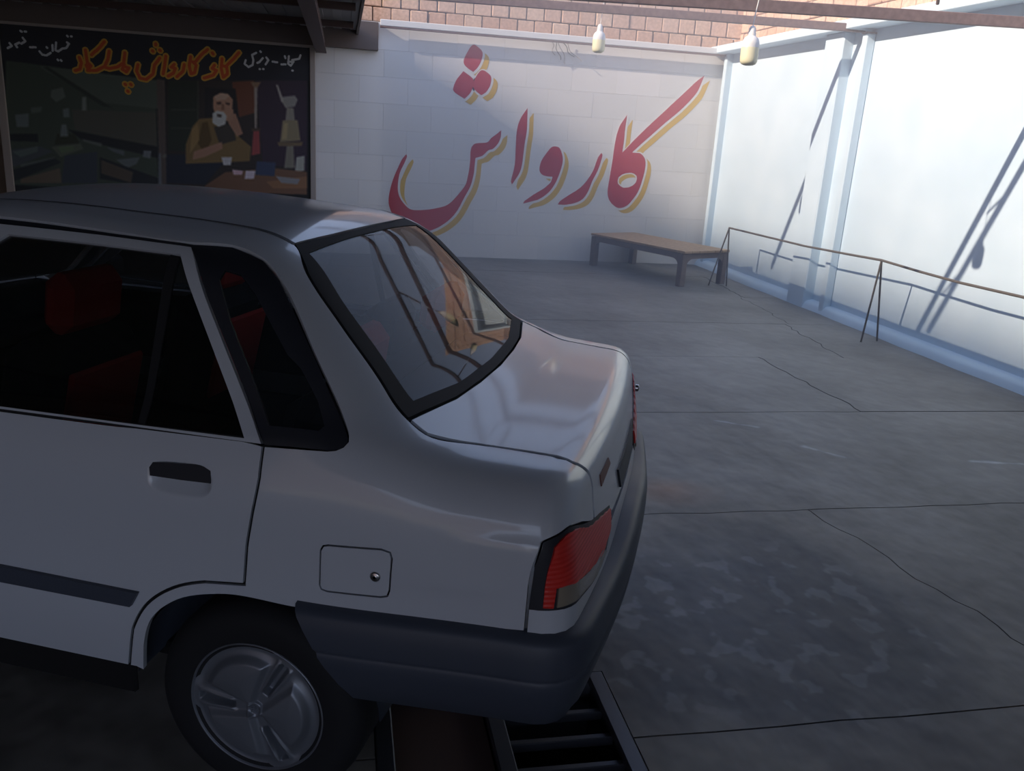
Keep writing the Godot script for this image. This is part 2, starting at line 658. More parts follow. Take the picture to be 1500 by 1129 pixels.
func floor_picture() -> ImageTexture:
	var w := 1024
	var h := 1408
	var n1 := FastNoiseLite.new()
	n1.seed = 3
	n1.frequency = 0.006
	n1.fractal_octaves = 5
	var n2 := FastNoiseLite.new()
	n2.seed = 11
	n2.frequency = 0.05
	n2.fractal_octaves = 3
	var data := PackedByteArray()
	data.resize(w * h * 3)
	var at := 0
	for y in h:
		var z := -11.7 + 10.7 * y / h
		for x in w:
			var px := -2.2 + 7.4 * x / w
			var a := n1.get_noise_2d(x, y)
			var b := n2.get_noise_2d(x, y)
			var l := 0.47 + 0.09 * a + 0.035 * b
			var r := l + 0.012
			var bl := l - 0.018
			# damp, oily patch beside the boot, broken by dry pale flakes
			var d := Vector2((px - 1.35) / 0.95, (z + 2.55) / 0.75).length() + 0.35 * a
			if d < 1.15:
				var k := clampf((1.15 - d) / 0.5, 0.0, 1.0)
				var flake := clampf((n2.get_noise_2d(x * 0.8 + 300.0, y * 0.8) - 0.2) * 7.0, 0.0, 1.0) * clampf((0.95 - d) * 6.0, 0.0, 1.0)
				l -= k * (0.13 - 0.10 * flake)
				r = l + 0.012 - 0.024 * k
				bl = l - 0.018 + 0.04 * k
			# old rust bloom
			d = Vector2((px - 1.62) / 0.34, (z + 3.75) / 0.22).length() + 0.5 * a
			if d < 1.0:
				var k := (1.0 - d) * 0.9
				r += 0.11 * k
				bl -= 0.05 * k
			# soap streaks
			for s in [[2.33, -4.80, 2.56, -4.67], [2.69, -4.32, 2.84, -4.15], [3.6, -4.05, 3.9, -4.0]]:
				var p0 := Vector2(s[0], s[1])
				var c := Geometry2D.get_closest_point_to_segment(Vector2(px, z), p0, Vector2(s[2], s[3]))
				var e := c.distance_to(Vector2(px, z)) / 0.022 + b * 1.2
				if e < 1.0:
					l += (1.0 - e) * 0.16
					r = maxf(r, l)
					bl = maxf(bl, l)
			data[at] = clampi(int(r * 255.0), 0, 255)
			data[at + 1] = clampi(int(l * 255.0), 0, 255)
			data[at + 2] = clampi(int(bl * 255.0), 0, 255)
			at += 3
	return ImageTexture.create_from_image(Image.create_from_data(w, h, false, Image.FORMAT_RGB8, data))

func build_floor() -> void:
	var fl := struct("floor")
	M.floor = mat("ffffff", 0.62)
	M.floor.albedo_texture = floor_picture()
	M.floor.normal_enabled = true
	M.floor.normal_texture = noise_tex(0.05, "000000", "ffffff", true)
	M.floor.normal_scale = 0.25
	var base := begin()
	box(base, Vector3(-0.9, -0.34, -3.8), Vector3(12.4, 0.1, 16.4), 0.0)
	put("ground_bed", base.commit(), M.gap, fl)
	var rows := [-11.75, -10.6, -9.15, -7.73, -6.4, -4.96, -3.42, -1.98, -0.5, 1.0, 2.5, 4.0]
	var cuts := {1: [4.75, 4.6], 2: [4.6, 4.42], 3: [4.4, 4.2], 4: [3.42, 3.5], 6: [2.2, 2.56], 5: [-2.1, -2.1], 7: [-2.1, -2.1], 0: [1.2, 1.2], 8: [1.5, 1.5]}
	var joints := []
	for k in rows.size():
		joints.append(crack_line(Vector2(-7.0, rows[k]), Vector2(5.16, rows[k] - (0.06 if k == 6 else 0.0)), 0.008 if k != 6 else 0.016, 60))
	for k in rows.size() - 1:
		var lo: PackedVector2Array = joints[k]
		var hi: PackedVector2Array = joints[k + 1]
		var pieces := []
		var whole := lo.duplicate()
		var back := hi.duplicate()
		back.reverse()
		whole.append_array(back)
		pieces = [whole]
		if cuts.has(k):
			var c := crack_line(Vector2(cuts[k][0], rows[k] - 0.3), Vector2(cuts[k][1], rows[k + 1] + 0.3), 0.022 if k < 8 and k != 5 and k != 7 else 0.004, 22)
			var half := c.duplicate()
			half.append_array(PackedVector2Array([Vector2(20, rows[k + 1] + 0.3), Vector2(20, rows[k] - 0.3)]))
			pieces = Geometry2D.clip_polygons(whole, half)
			pieces.append_array(Geometry2D.intersect_polygons(whole, half))
		for piece in pieces:
			var p: PackedVector2Array = piece
			if k == 6 or k == 7:
				var hole := PackedVector2Array([Vector2(0.1, -2.3), Vector2(0.84, -2.3), Vector2(0.84, -0.8), Vector2(0.1, -0.8)])
				var cut := Geometry2D.clip_polygons(p, hole)
				p = cut[0]
				for q in cut:
					if q.size() > p.size():
						p = q
			var shrunk := Geometry2D.offset_polygon(p, -0.0035, Geometry2D.JOIN_MITER)
			if shrunk.is_empty():
				continue
			p = shrunk[0]
			for q in shrunk:
				if q.size() > p.size():
					p = q
			var st := begin()
			var lift := rng.randf_range(-0.002, 0.001)
			var t := Geometry2D.triangulate_polygon(p)
			for i in range(0, t.size(), 3):
				for j in ([0, 1, 2] if (p[t[i + 1]] - p[t[i]]).cross(p[t[i + 2]] - p[t[i]]) > 0.0 else [0, 2, 1]):
					var q := p[t[i + j]]
					st.set_normal(Vector3.UP)
					st.set_uv(Vector2((q.x + 2.2) / 7.4, (q.y + 11.7) / 10.7))
					st.add_vertex(Vector3(q.x, lift, q.y))
			for i in p.size():
				var a := p[i]
				var b := p[(i + 1) % p.size()]
				st.set_uv(Vector2((a.x + 2.2) / 7.4, (a.y + 11.7) / 10.7))
				quad(st, Vector3(a.x, lift, a.y), Vector3(b.x, lift, b.y), Vector3(b.x, -0.3, b.y), Vector3(a.x, -0.3, a.y))
			st.generate_tangents()
			put("slab", st.commit(), M.floor, fl)

func build_walls() -> void:
	# back wall: stone tiles below, hollow clay blocks above
	var wb := struct("wall_back")
	var st := begin()
	box(st, Vector3(-0.9, 1.4, WALL_Z - 0.13), Vector3(12.3, 3.06, 0.2), 0.0)
	box(st, Vector3(-0.9, 3.8, WALL_Z - 0.26), Vector3(12.3, 1.8, 0.2), 0.0)
	put("wall_core", st.commit(), M.mortar, wb)
	var tw := 0.62
	var th := 0.324
	var meshes := [box_mesh(Vector3(tw - 0.0012, th - 0.0012, 0.03), 0.0008), box_mesh(Vector3(tw * 0.5 - 0.0012, th - 0.0012, 0.03), 0.0008)]
	for r in 9:
		var x := -0.4 - (tw * 0.5 if r % 2 else 0.0)
		while x < WALL_X - 0.05:
			var half: bool = x + tw > WALL_X + 0.02
			var w := tw * 0.5 if half else tw
			var o := put("wall_tile", meshes[1 if half else 0], M.tile[rng.randi() % 4], wb)
			o.position = Vector3(x + w * 0.5, th * (r + 0.5), WALL_Z - 0.015 + rng.randf_range(-0.0012, 0.0004))
			x += w
	# clay blocks
	var bm := [box_mesh(Vector3(0.222, 0.185, 0.12), 0.006), box_mesh(Vector3(0.216, 0.182, 0.12), 0.01)]
	for r in 4:
		var x := -0.55 - (0.115 if r % 2 else 0.0)
		while x < 5.5:
			var o := put("brick", bm[rng.randi() % 2], M.brick[rng.randi() % 5], wb)
			o.position = Vector3(x + 0.116, 3.0 + r * 0.195, WALL_Z - 0.12 + rng.randf_range(-0.006, 0.006))
			o.rotation.z = rng.randf_range(-0.012, 0.012)
			x += 0.2325
	# the big painted word: yellow drop shadow, white outline, red letter
	var letters := {"sheen": [.84,1.33,.79,1.27,.73,1.14,.67,.99,.63,.83,.62,.69,.66,.57,.74,.46,.88,.36,1.04,.31,1.17,.34,1.29,.39,1.43,.49,1.54,.62,1.64,.82,1.71,.96,1.75,1.14,1.76,1.33,1.85,1.36,1.93,1.44,1.99,1.46,2.06,1.54,2.09,1.63,2.09,1.71,2.04,1.66,1.96,1.60,1.91,1.54,1.76,1.52,1.71,1.48,1.69,1.41,1.69,1.26,1.67,1.09,1.64,.97,1.57,.87,1.47,.75,1.37,.68,1.18,.63,1.00,.61,.91,.62,.84,.67,.77,.76,.74,.85,.74,.97,.76,1.09,.81,1.20,.85,1.30], "alef": [2.43,2.01,2.37,1.92,2.32,1.81,2.30,1.67,2.30,1.49,2.30,1.26,2.26,1.05,2.28,1.01,2.36,1.14,2.40,1.27,2.42,1.54,2.44,1.75],
		"waw": [2.85,1.54,2.91,1.52,2.96,1.41,2.96,1.30,2.92,1.15,2.88,1.05,2.80,.93,2.65,.82,2.45,.76,2.46,.79,2.59,.89,2.73,.98,2.82,1.07,2.84,1.14,2.77,1.14,2.69,1.16,2.65,1.21,2.65,1.28,2.68,1.37,2.76,1.49,2.80,1.53], "re": [3.50,1.49,3.52,1.47,3.51,1.40,3.47,1.25,3.41,1.12,3.36,.97,3.29,.86,3.18,.80,3.03,.77,2.94,.77,2.96,.81,3.08,.90,3.24,1.01,3.34,1.13,3.41,1.26,3.46,1.43],
		"kaf": [3.82,2.01,3.74,1.88,3.70,1.75,3.68,1.57,3.67,1.38,3.65,1.16,3.64,.98,3.67,.87,3.75,.79,3.83,.76,3.93,.79,4.02,.89,4.10,1.04,4.15,1.28,4.15,1.40,4.12,1.47,4.05,1.52,3.94,1.52,4.05,1.63,4.23,1.80,4.40,1.96,4.58,2.12,4.75,2.31,4.81,2.41,4.86,2.56,4.87,2.59,4.78,2.52,4.64,2.38,4.47,2.21,4.30,2.04,4.12,1.86,3.95,1.68,3.80,1.51,3.81,1.69,3.81,1.83], "dot1": [1.67,2.74,1.72,2.72,1.79,2.66,1.78,2.56,1.73,2.46,1.68,2.41,1.62,2.44,1.56,2.49,1.55,2.55,1.59,2.64,1.63,2.71], "dot2": [1.55,2.41,1.62,2.37,1.69,2.31,1.68,2.21,1.64,2.13,1.58,2.07,1.50,2.11,1.43,2.16,1.43,2.21,1.46,2.29,1.51,2.36], "dot3": [1.79,2.44,1.86,2.42,1.92,2.36,1.91,2.26,1.86,2.17,1.80,2.13,1.75,2.16,1.69,2.22,1.70,2.31,1.74,2.39]}
	var hole := xy([4.05,1.17,4.04,1.12,4.00,1.08,3.94,1.05,3.87,1.04,3.82,1.06,3.78,1.09,3.77,1.13,3.78,1.18,3.83,1.22,3.88,1.24,3.95,1.25,4.00,1.24,4.04,1.21])
	for k in letters:
		var p := curve2(xy(letters[k]))
		var grown := Geometry2D.offset_polygon(p, 0.022, Geometry2D.JOIN_ROUND)[0]
		var shade := Geometry2D.offset_polygon(p, 0.004, Geometry2D.JOIN_ROUND)[0]
		var sy := begin()
		slab2(sy, shade, func(q: Vector2) -> Vector3: return Vector3(q.x + 0.085, q.y - 0.065, WALL_Z + 0.0015), Vector3(0, 0, -0.003), Vector3(0, 0, 1))
		put("letter_shadow", sy.commit(), M.yellow_paint, wb)
		var sw := begin()
		slab2(sw, grown, func(q: Vector2) -> Vector3: return Vector3(q.x + 0.008, q.y - 0.008, WALL_Z + 0.0025), Vector3(0, 0, -0.003), Vector3(0, 0, 1))
		put("letter_outline", sw.commit(), M.tile[0], wb)
		var sr := begin()
		if k == "kaf":
			# the eye of the letter: cut in two halves so that each is a plain outline
			var mid := 0.0
			for q in hole:
				mid += q.x / hole.size()
			for side in [PackedVector2Array([Vector2(-9, -9), Vector2(mid, -9), Vector2(mid, 9), Vector2(-9, 9)]), PackedVector2Array([Vector2(mid, -9), Vector2(20, -9), Vector2(20, 9), Vector2(mid, 9)])]:
				for part in Geometry2D.intersect_polygons(p, side):
					for q in Geometry2D.clip_polygons(part, hole):
						slab2(sr, q, func(w: Vector2) -> Vector3: return Vector3(w.x, w.y, WALL_Z + 0.0035), Vector3(0, 0, -0.003), Vector3(0, 0, 1))
			var moved := PackedVector2Array()
			for q in hole:
				moved.append(q + Vector2(0.05, -0.06))
			var inner: PackedVector2Array = Geometry2D.offset_polygon(hole, -0.018)[0]
			var se := begin()
			for q in Geometry2D.clip_polygons(inner, moved):
				slab2(se, q, func(w: Vector2) -> Vector3: return Vector3(w.x, w.y, WALL_Z + 0.0033), Vector3(0, 0, -0.003), Vector3(0, 0, 1))
			put("letter_shadow", se.commit(), M.yellow_paint, wb)
		else:
			slab2(sr, p, func(q: Vector2) -> Vector3: return Vector3(q.x, q.y, WALL_Z + 0.0035), Vector3(0, 0, -0.003), Vector3(0, 0, 1))
		put("painted_letter", sr.commit(), M.red_paint, wb)
	# right wall
	var wr := struct("wall_right")
	st = begin()
	box(st, Vector3(WALL_X + 0.15, 1.42, -3.9), Vector3(0.3, 3.0, 15.9), 0.0)
	put("plaster", st.commit(), M.blue_wall, wr)
	st = begin()
	box(st, Vector3(WALL_X + 0.045, 2.92, -8.6), Vector3(0.55, 0.09, 6.6), 0.006)
	put("coping", st.commit(), M.blue_wall, struct("trim_3"))
	for r in 4:
		var z := -11.8 + (0.115 if r % 2 else 0.0)
		while z < -5.4:
			var o := put("brick", bm[rng.randi() % 2], M.brick[rng.randi() % 5], wr)
			o.position = Vector3(WALL_X + 0.24 + rng.randf_range(-0.006, 0.006), 3.065 + r * 0.195, z)
			o.rotation.y = PI / 2
			z += 0.2325
	# pilaster and corner and middle posts, all painted like the wall
	st = begin()
	box(st, Vector3(WALL_X + 0.03, 1.44, -8.80), Vector3(0.3, 2.88, 0.36), 0.012)
	put("pilaster", st.commit(), M.blue_wall, struct("trim_4"))
	var kerb := struct("baseboard_right")
	st = begin()
	var P := []
	for k in 41:
		var z := -11.7 + 15.0 * k / 40.0
		var j := rng.randf_range(-0.015, 0.015)
		P.append([Vector3(5.06 + j, 0.0, z), Vector3(5.075 + j, 0.05, z), Vector3(5.11 + j * 0.5, 0.085, z), Vector3(5.2, 0.10, z)])
	grid(st, P)
	put("plaster_kerb", st.commit(), M.blue_wall, kerb)
	var wf := struct("wall_front")
	st = begin()
	box(st, Vector3(3.35, 1.5, 4.1), Vector3(4.1, 3.2, 0.2), 0.0)      # the gateway takes up the rest
	put("plaster", st.commit(), M.lintel, wf)
	# left wall, out of sight behind the shop front
	var wl := struct("wall_left")
	st = begin()
	box(st, Vector3(-7.1, 1.5, -3.9), Vector3(0.2, 3.2, 15.9), 0.0)
	put("plaster", st.commit(), M.lintel, wl)

func build_roof() -> void:
	var c := struct("ceiling")
	var st := begin()
	# shop awning along the left, then the wide roof over the washing bay: ribbed sheet
	var ribs := func(x0: float, x1: float, z0: float, z1: float) -> void:
		var n := int((x1 - x0) / 0.1)
		for k in n:
			var a := x0 + (x1 - x0) * k / n
			var b := x0 + (x1 - x0) * (k + 1) / n
			box(st, Vector3((a + b) * 0.5, ROOF_Y + (0.02 if k % 2 else 0.035), (z0 + z1) * 0.5), Vector3(b - a, 0.03, z1 - z0), 0.002)
	ribs.call(-7.0, 0.2, -11.84, 3.6)
	ribs.call(0.2, 5.5, -3.7, 3.6)
	put("roof_sheet", st.commit(), M.sheet, c)
	st = begin()
	for z in [-10.6, -9.0, -7.4, -5.9, -4.2, -2.5, -0.8, 0.9, 2.6]:
		st = begin()
		box(st, Vector3(-3.42, ROOF_Y - 0.04, z), Vector3(7.1, 0.07, 0.06), 0.003)
		put("purlin", st.commit(), M.dark_steel, c)
	st = begin()
	box(st, Vector3(0.19, ROOF_Y - 0.005, -7.75), Vector3(0.03, 0.08, 7.8), 0.003)
	put("edge_trim", st.commit(), M.lintel, c)
	# board over the shop front
	var t := struct("trim_1")
	st = begin()
	box(st, Vector3(-3.3, 2.735, WALL_Z + 0.06), Vector3(7.5, 0.33, 0.12), 0.004)
	put("lintel_board", st.commit(), M.lintel, t)
	st = begin()
	box(st, Vector3(-0.25, 2.62, -8.6), Vector3(0.10, 0.014, 6.1), 0.002)
	box(st, Vector3(-0.25, 2.50, -8.6), Vector3(0.13, 0.014, 6.1), 0.002)
	box(st, Vector3(-0.25, 2.68, -8.6), Vector3(0.016, 0.36, 6.1), 0.002)
	tag(put("steel_beam", st.commit(), M.dark_steel), "dark brown steel I-beam running out under the shop awning beside the banner", "beam")
	# the ridge west of the yard: the low sun is going down behind it
	st = begin()
	var ridge := []
	for k in 61:
		var z := -180.0 + 6.0 * k
		var top := 39.15 + 0.05 * sin(k * 1.7)
		ridge.append([Vector3(-48, -1, z), Vector3(-60, top * 0.7, z), Vector3(-68, top, z), Vector3(-85, top * 0.8, z), Vector3(-130, -1, z)])
	grid(st, ridge)
	var nb := put("hillside", st.commit(), M.brick[3])
	nb.set_meta("kind", "structure")

func build_posts_and_beams() -> void:
	# white square tube along the top of the tiled wall, standing off it on brackets
	var tr := struct("trim_2")
	var st := begin()
	box(st, Vector3(2.83, 2.90, WALL_Z + 0.115), Vector3(4.72, 0.075, 0.05), 0.006)
	put("tube", st.commit(), M.white_paint, tr)
	st = begin()
	box(st, Vector3(2.83, 2.852, WALL_Z + 0.10), Vector3(4.72, 0.02, 0.07), 0.002)
	put("tube_underside", st.commit(), M.rust, tr)
	# square posts on the right wall
	for a in [["white square corner post with flaking paint where the two walls meet", Vector3(WALL_X - 0.04, 1.45, -11.56), 0.10], ["pale blue square post fixed to the right wall beside the pilaster", Vector3(WALL_X - 0.05, 1.42, -8.28), 0.095]]:
		var o := thing("wall_post", a[0], "post", Vector3(a[1].x, 0, a[1].z))
		st = begin()
		box(st, Vector3(0, a[1].y, 0), Vector3(a[2], a[1].y * 2.0 - 0.02, a[2] * 0.9), 0.008)
		put("post", st.commit(), M.blue_wall, o)
		st = begin()
		box(st, Vector3(0, a[1].y * 2.0 - 0.004, 0), Vector3(a[2] + 0.02, 0.012, a[2] * 0.9 + 0.02), 0.003)
		put("cap_plate", st.commit(), M.rust, o)
	# overhead steel beams from the roof edge to the right wall
	st = begin()
	beam(st, Vector3(0.46, 2.82, -8.45), Vector3(5.17, 2.895, -8.45), 0.075, 0.05)
	tag(put("roof_beam", st.commit(), M.rust), "far rust brown steel beam crossing the yard just below the brick courses", "beam", "steel beams across the yard")
	st = begin()
	beam(st, Vector3(0.30, 2.50, -5.66), Vector3(5.17, 2.645, -5.70), 0.075, 0.04)
	tag(put("roof_beam", st.commit(), M.rust), "nearer rust brown steel beam at the top right edge, hung with the bigger bulb", "beam", "steel beams across the yard")
	st = begin()
	beam(st, Vector3(0.30, 2.80, -5.40), Vector3(5.17, 2.86, -5.39), 0.05, 0.05)
	for x in [1.2, 2.5, 3.8, 4.9]:
		tube(st, [Vector3(x, 2.83, -5.42), Vector3(x + 0.12, 2.56 + 0.03 * x, -5.58)], 0.012, 6)
	tag(put("truss_chord", st.commit(), M.rust), "upper chord of the roof edge truss above the nearer beam", "beam")
	# wires hanging from the tube on the back wall
	var w := thing("wire_bundle", "loose tangle of pale wires hanging below the white tube on the tiled wall", "wires", Vector3(2.74, 2.6, WALL_Z))
	for k in 5:
		st = begin()
		var pts := []
		for i in 9:
			var t := i / 8.0
			pts.append(Vector3(-0.06 + 0.05 * k + 0.16 * t * (0.3 + 0.25 * k) + 0.02 * sin(t * 7.0 + k * 2.0), 0.26 - (0.22 + 0.05 * (k % 3)) * t + 0.05 * t * t, 0.06 + 0.03 * sin(t * 3.0 + k)))
		tube(st, pts, 0.005, 6)
		put("wire", st.commit(), M.rod if k % 2 else M.frame, w)

func beam(st: SurfaceTool, a: Vector3, b: Vector3, h: float, w: float) -> void:
	var d := (b - a).normalized()
	var z := d.cross(Vector3.UP).normalized()
	box(st, (a + b) * 0.5, Vector3(a.distance_to(b), h, w), 0.004, Basis(d, z.cross(d), z))

# ---------------------------------------------------------------- things
func build_bulb(k: int) -> void:
	var at := Vector3(2.615, 2.19, -5.575) if k == 0 else Vector3(2.41, 2.46, -8.45)
	var top := 0.42 if k == 0 else 0.36
	var o := thing("light_bulb", ["large white bulb hanging by the top right beam in front of the brick corner", "smaller looking white bulb hanging over the middle of the back wall"][k], "light bulb", at, 0.0, "bulbs hung over the yard")
	var s := 1.0 if k == 0 else 1.06
	var st := begin()
	var prof := []
	for q in [[0.0, 0.0], [0.03, 0.0015], [0.048, 0.010], [0.0555, 0.025], [0.0575, 0.045], [0.0575, 0.105], [0.055, 0.112]]:
		prof.append([q[0] * s, q[1] * s])
	lathe(st, prof, Vector3.ZERO, 32)
	var d := put("diffuser", st.commit(), M.get_or_add("bulb", mat("e2dcba", 0.35)), o)
	d.rotation.x = -PI / 2
	st = begin()
	prof = []
	for q in [[0.056, 0.110], [0.0565, 0.13], [0.053, 0.15], [0.043, 0.168], [0.03, 0.178], [0.026, 0.182]]:
		prof.append([q[0] * s, q[1] * s])
	lathe(st, prof, Vector3.ZERO, 32)
	put("housing", st.commit(), M.white_paint, o).rotation.x = -PI / 2
	st = begin()
	prof = []
	for q in [[0.026, 0.180], [0.026, 0.198], [0.0225, 0.202], [0.0225, 0.225], [0.015, 0.238], [0.006, 0.243], [0.0, 0.243]]:
		prof.append([q[0] * s, q[1] * s])
	lathe(st, prof, Vector3.ZERO, 24)
	put("lamp_holder", st.commit(), M.white_paint, o).rotation.x = -PI / 2
	st = begin()
	tube(st, [Vector3(0, 0.24 * s, 0), Vector3(0.006, 0.32, 0.002), Vector3(0.012 if k else 0.02, top, 0.0), Vector3(0.016, top + 0.12, 0.01)], 0.0035, 6)
	put("cord", st.commit(), M.white_paint, o)

func build_banner() -> void:
	var im := Image.create_empty(1026, 600, false, Image.FORMAT_RGB8)
	im.fill(Color("1f2226"))
	var pics := [
		["3c463a",[24,125,494,157,483,538,-17,534]],
		["4a554a",[132,134,510,156,505,251,317,241,131,143]],
		["2a332c",[136,138,153,137,349,257,316,254]],
		["4b4a40",[217,270,489,264,486,386,222,337]],
		["15181c",[200,338,487,379,494,419,242,370]],
		["5d625c",[242,366,307,378,302,390,246,375]],
		["5d6268",[318,389,377,399,376,416,339,404]],
		["636a6c",[348,431,428,418,415,442,383,458]],
		["70757a",[441,394,468,394,462,421,437,417]],
		["181c22",[295,425,492,490,488,521,290,500]],
		["52463a",[299,434,402,471,393,509,296,481]],
		["343c46",[182,426,288,407,280,515,164,520]],
		["59604f",[141,399,236,382,244,400,167,432]],
		["5f7050",[161,398,214,390,212,406,172,418]],
		["2b3020",[164,354,221,351,232,382,152,391]],
		["707878",[180,322,195,321,199,361,172,363]],
		["444c50",[-1,418,104,399,146,415,15,474]],
		["5a6664",[16,422,98,399,96,417,40,439]],
		["555f5a",[38,462,149,433,152,451,34,499]],
		["20262a",[-3,487,149,437,169,450,10,523]],
		["6b5a4a",[33,513,163,469,164,520,32,527]],
		["181d20",[0,364,101,358,101,385,-2,386]],
		["66706f",[36,299,79,292,75,337,37,339]],
		["56605a",[87,273,124,267,118,285,88,291]],
		["606860",[157,211,194,200,200,231,169,250,153,234]],
		["6a7474",[188,271,208,266,208,297,188,298]],
		["788078",[253,227,266,226,264,271,249,272]],
		["574a44",[498,139,526,141,512,508,487,509]],
		["686c70",[490,403,499,400,495,528,483,529]],
		["6b665c",[504,404,541,397,540,409,503,418]],
		["2b2422",[531,141,1006,122,1002,522,511,527]],
		["20281f",[535,154,630,148,624,388,523,389]],
		["3e4438",[539,249,626,244,625,247,539,253]],
		["3e4438",[536,311,623,306,623,310,536,315]],
		["3e4438",[632,148,636,147,631,278,626,278]],
		["6a3a26",[748,144,822,134,824,243,768,262,751,213]],
		["322431",[829,134,1006,122,1003,435,846,419]],
		["1c2230",[517,403,589,400,716,416,643,502,512,503]],
		["1d1a1c",[656,169,759,166,768,269,651,288]],
		["7d6238",[633,275,689,267,700,332,754,319,807,361,801,412,716,421,580,433,583,367,609,302]],
		["5a4420",[642,289,661,283,672,345,647,394,625,360]],
		["9c7a48",[606,314,628,290,630,348,596,397]],
		["3b352e",[681,300,744,287,756,341,699,360]],
		["a97c62",[610,389,676,362,707,350,708,374,646,406,604,418]],
		["a87a60",[736,255,757,249,780,318,759,329,730,283]],
		["b08468",[722,237,750,236,751,273,725,279]],
		["b88a6c",[682,199,706,183,733,184,749,203,745,248,721,279,689,267,681,235]],
		["c8a58a",[687,194,715,183,738,190,723,205,691,210]],
		["4a2f26",[693,216,709,213,709,222,695,223]],
		["4a2f26",[723,214,739,216,737,223,725,221]],
		["8d5f48",[711,220,718,219,720,240,708,241]],
		["c9c9c2",[678,254,694,244,717,247,726,260,721,289,697,299,677,287]],
		["4a3d36",[694,255,710,257,707,266,694,265]],
		["87694f",[811,140,846,137,836,156,820,157]],
		["9c8f82",[822,157,834,156,828,296,821,297]],
		["4a382c",[809,297,842,295,839,305,811,307]],
		["98403f",[816,306,837,305,838,384,807,392]],
		["8f8a80",[917,183,962,175,972,189,962,213,929,220,915,197]],
		["a39c90",[897,143,904,142,924,197,915,202]],
		["8d8577",[933,219,957,218,961,260,928,262]],
		["8a7a5c",[918,263,971,259,980,330,908,339]],
		["a8946a",[923,272,937,271,932,328,915,329]],
		["6e5a40",[898,340,989,334,984,349,903,354]],
		["7d7668",[931,352,955,351,959,428,921,430]],
		["a6a498",[965,389,994,382,993,436,959,442]],
		["73503a",[642,507,715,455,882,432,1003,440,1002,522,642,526]],
		["8f6342",[857,482,1003,455,1003,499,881,505]],
		["c8c4c4",[703,403,740,401,735,430,709,431]],
		["d6b0b8",[739,444,777,447,772,462,743,463]],
		["e6c4cc",[786,446,820,445,814,474,781,476]],
		["8c8a8a",[891,460,978,466,968,486,910,484]],
		["35405a",[825,411,892,412,886,461,819,459]],
		["191b24",[23,8,1025,13,1025,120,521,153,238,135,11,126]]]
	for a in pics:
		var c := Color(a[0])
		c = Color(minf(c.r * 1.2, 1.0), minf(c.g * 1.2, 1.0), minf(c.b * 1.2, 1.0)).lerp(Color(0.3, 0.3, 0.31), 0.22)
		ink(im, xy(a[1]), c)
	im.resize(200, 117, Image.INTERPOLATE_LANCZOS)      # the print is soft
	im.resize(1026, 600, Image.INTERPOLATE_CUBIC)
	var title := [
		[254,99,259,116,253,136,238,142],
		[275,74,277,100,279,130],
		[280,115,289,123,279,135,274,122],
		[293,88,321,62,337,43],
		[350,72,344,99,332,122,305,137,277,139],
		[400,73,394,106,373,121,347,128,330,124],
		[393,118,410,121,401,135,388,127,396,111],
		[394,175,396,177],
		[412,174,414,176],
		[401,197,403,199],
		[440,108,434,130,444,152,464,155,487,135,493,106,512,82],
		[501,37,501,41],
		[489,60,491,62],
		[513,56,515,58],
		[532,74,526,106,520,133],
		[558,99,548,109,561,112,554,128,536,139],
		[591,97,586,119,565,139],
		[613,70,607,100,612,126,624,121,630,96,619,86],
		[628,85,651,59,670,42],
		[685,52,688,56],
		[691,92,683,103,697,109,685,126,655,137],
		[717,69,713,101,719,130,733,118,732,95,720,92],
		[729,93,753,69,774,45]]
	for s in title:
		stroke(im, s, 10.5, Color("d29c36"))
	for s in title:
		stroke(im, s, 5.0, Color("c9501f"))
	var small := [
		[78,29,82,31],
		[91,30,95,30],
		[83,50,90,60,77,69],
		[71,66,58,73,63,81],
		[41,70,47,78,34,86],
		[103,78,120,77],
		[131,89,139,99,152,100,165,91],
		[154,74,156,76],
		[173,66,172,84],
		[185,57,181,81,189,85,202,75,215,72,225,58,219,54],
		[221,33,223,35],
		[233,34,235,34],
		[185,111,187,113],
		[195,112,197,114],
		[983,38,978,50,954,56],
		[943,44,940,69,949,75,959,61,945,62],
		[954,91,956,91],
		[917,73,931,72],
		[929,45,931,51],
		[887,66,903,67],
		[866,54,873,62,863,77],
		[854,57,842,71,835,74],
		[842,94,844,94],
		[854,93,856,93],
		[846,35,848,37],
		[832,41,818,49,822,66,819,82,805,90,792,80,796,68]]
	for s in small:
		stroke(im, s, 3.6, Color("d0d2d4"))
	var o := thing("shop_banner", "dark printed shop banner with orange title and a bearded man by a water pipe", "banner", Vector3(-2.15, 0.48, WALL_Z + 0.06))
	var m := mat("ffffff", 0.5)
	m.albedo_texture = ImageTexture.create_from_image(im)
	var st := begin()
	var P := [Vector3(-1.8, 0, 0.02), Vector3(1.8, 0, 0.02), Vector3(1.8, 2.1, 0.02), Vector3(-1.8, 2.1, 0.02)]
	var U := [Vector2(0, 1), Vector2(1, 1), Vector2(1, 0), Vector2(0, 0)]
	for k in [0, 2, 1, 0, 3, 2]:
		st.set_normal(Vector3(0, 0, 1))
		st.set_uv(U[k])
		st.add_vertex(P[k])
	put("print", st.commit(), m, o)
	st = begin()
	box(st, Vector3(0, 1.05, 0), Vector3(3.62, 2.12, 0.03), 0.002)
	put("backing_board", st.commit(), M.lintel, o)
	st = begin()
	box(st, Vector3(0, 2.085, 0.03), Vector3(3.66, 0.05, 0.04), 0.006)
	put("top_rail", st.commit(), M.frame, o)
	st = begin()
	box(st, Vector3(1.795, 1.03, 0.03), Vector3(0.07, 2.06, 0.04), 0.006)
	put("side_rail", st.commit(), M.frame, o)
	st = begin()
	box(st, Vector3(-1.80, 1.03, 0.03), Vector3(0.09, 2.06, 0.04), 0.006)
	put("side_rail", st.commit(), M.frame, o)

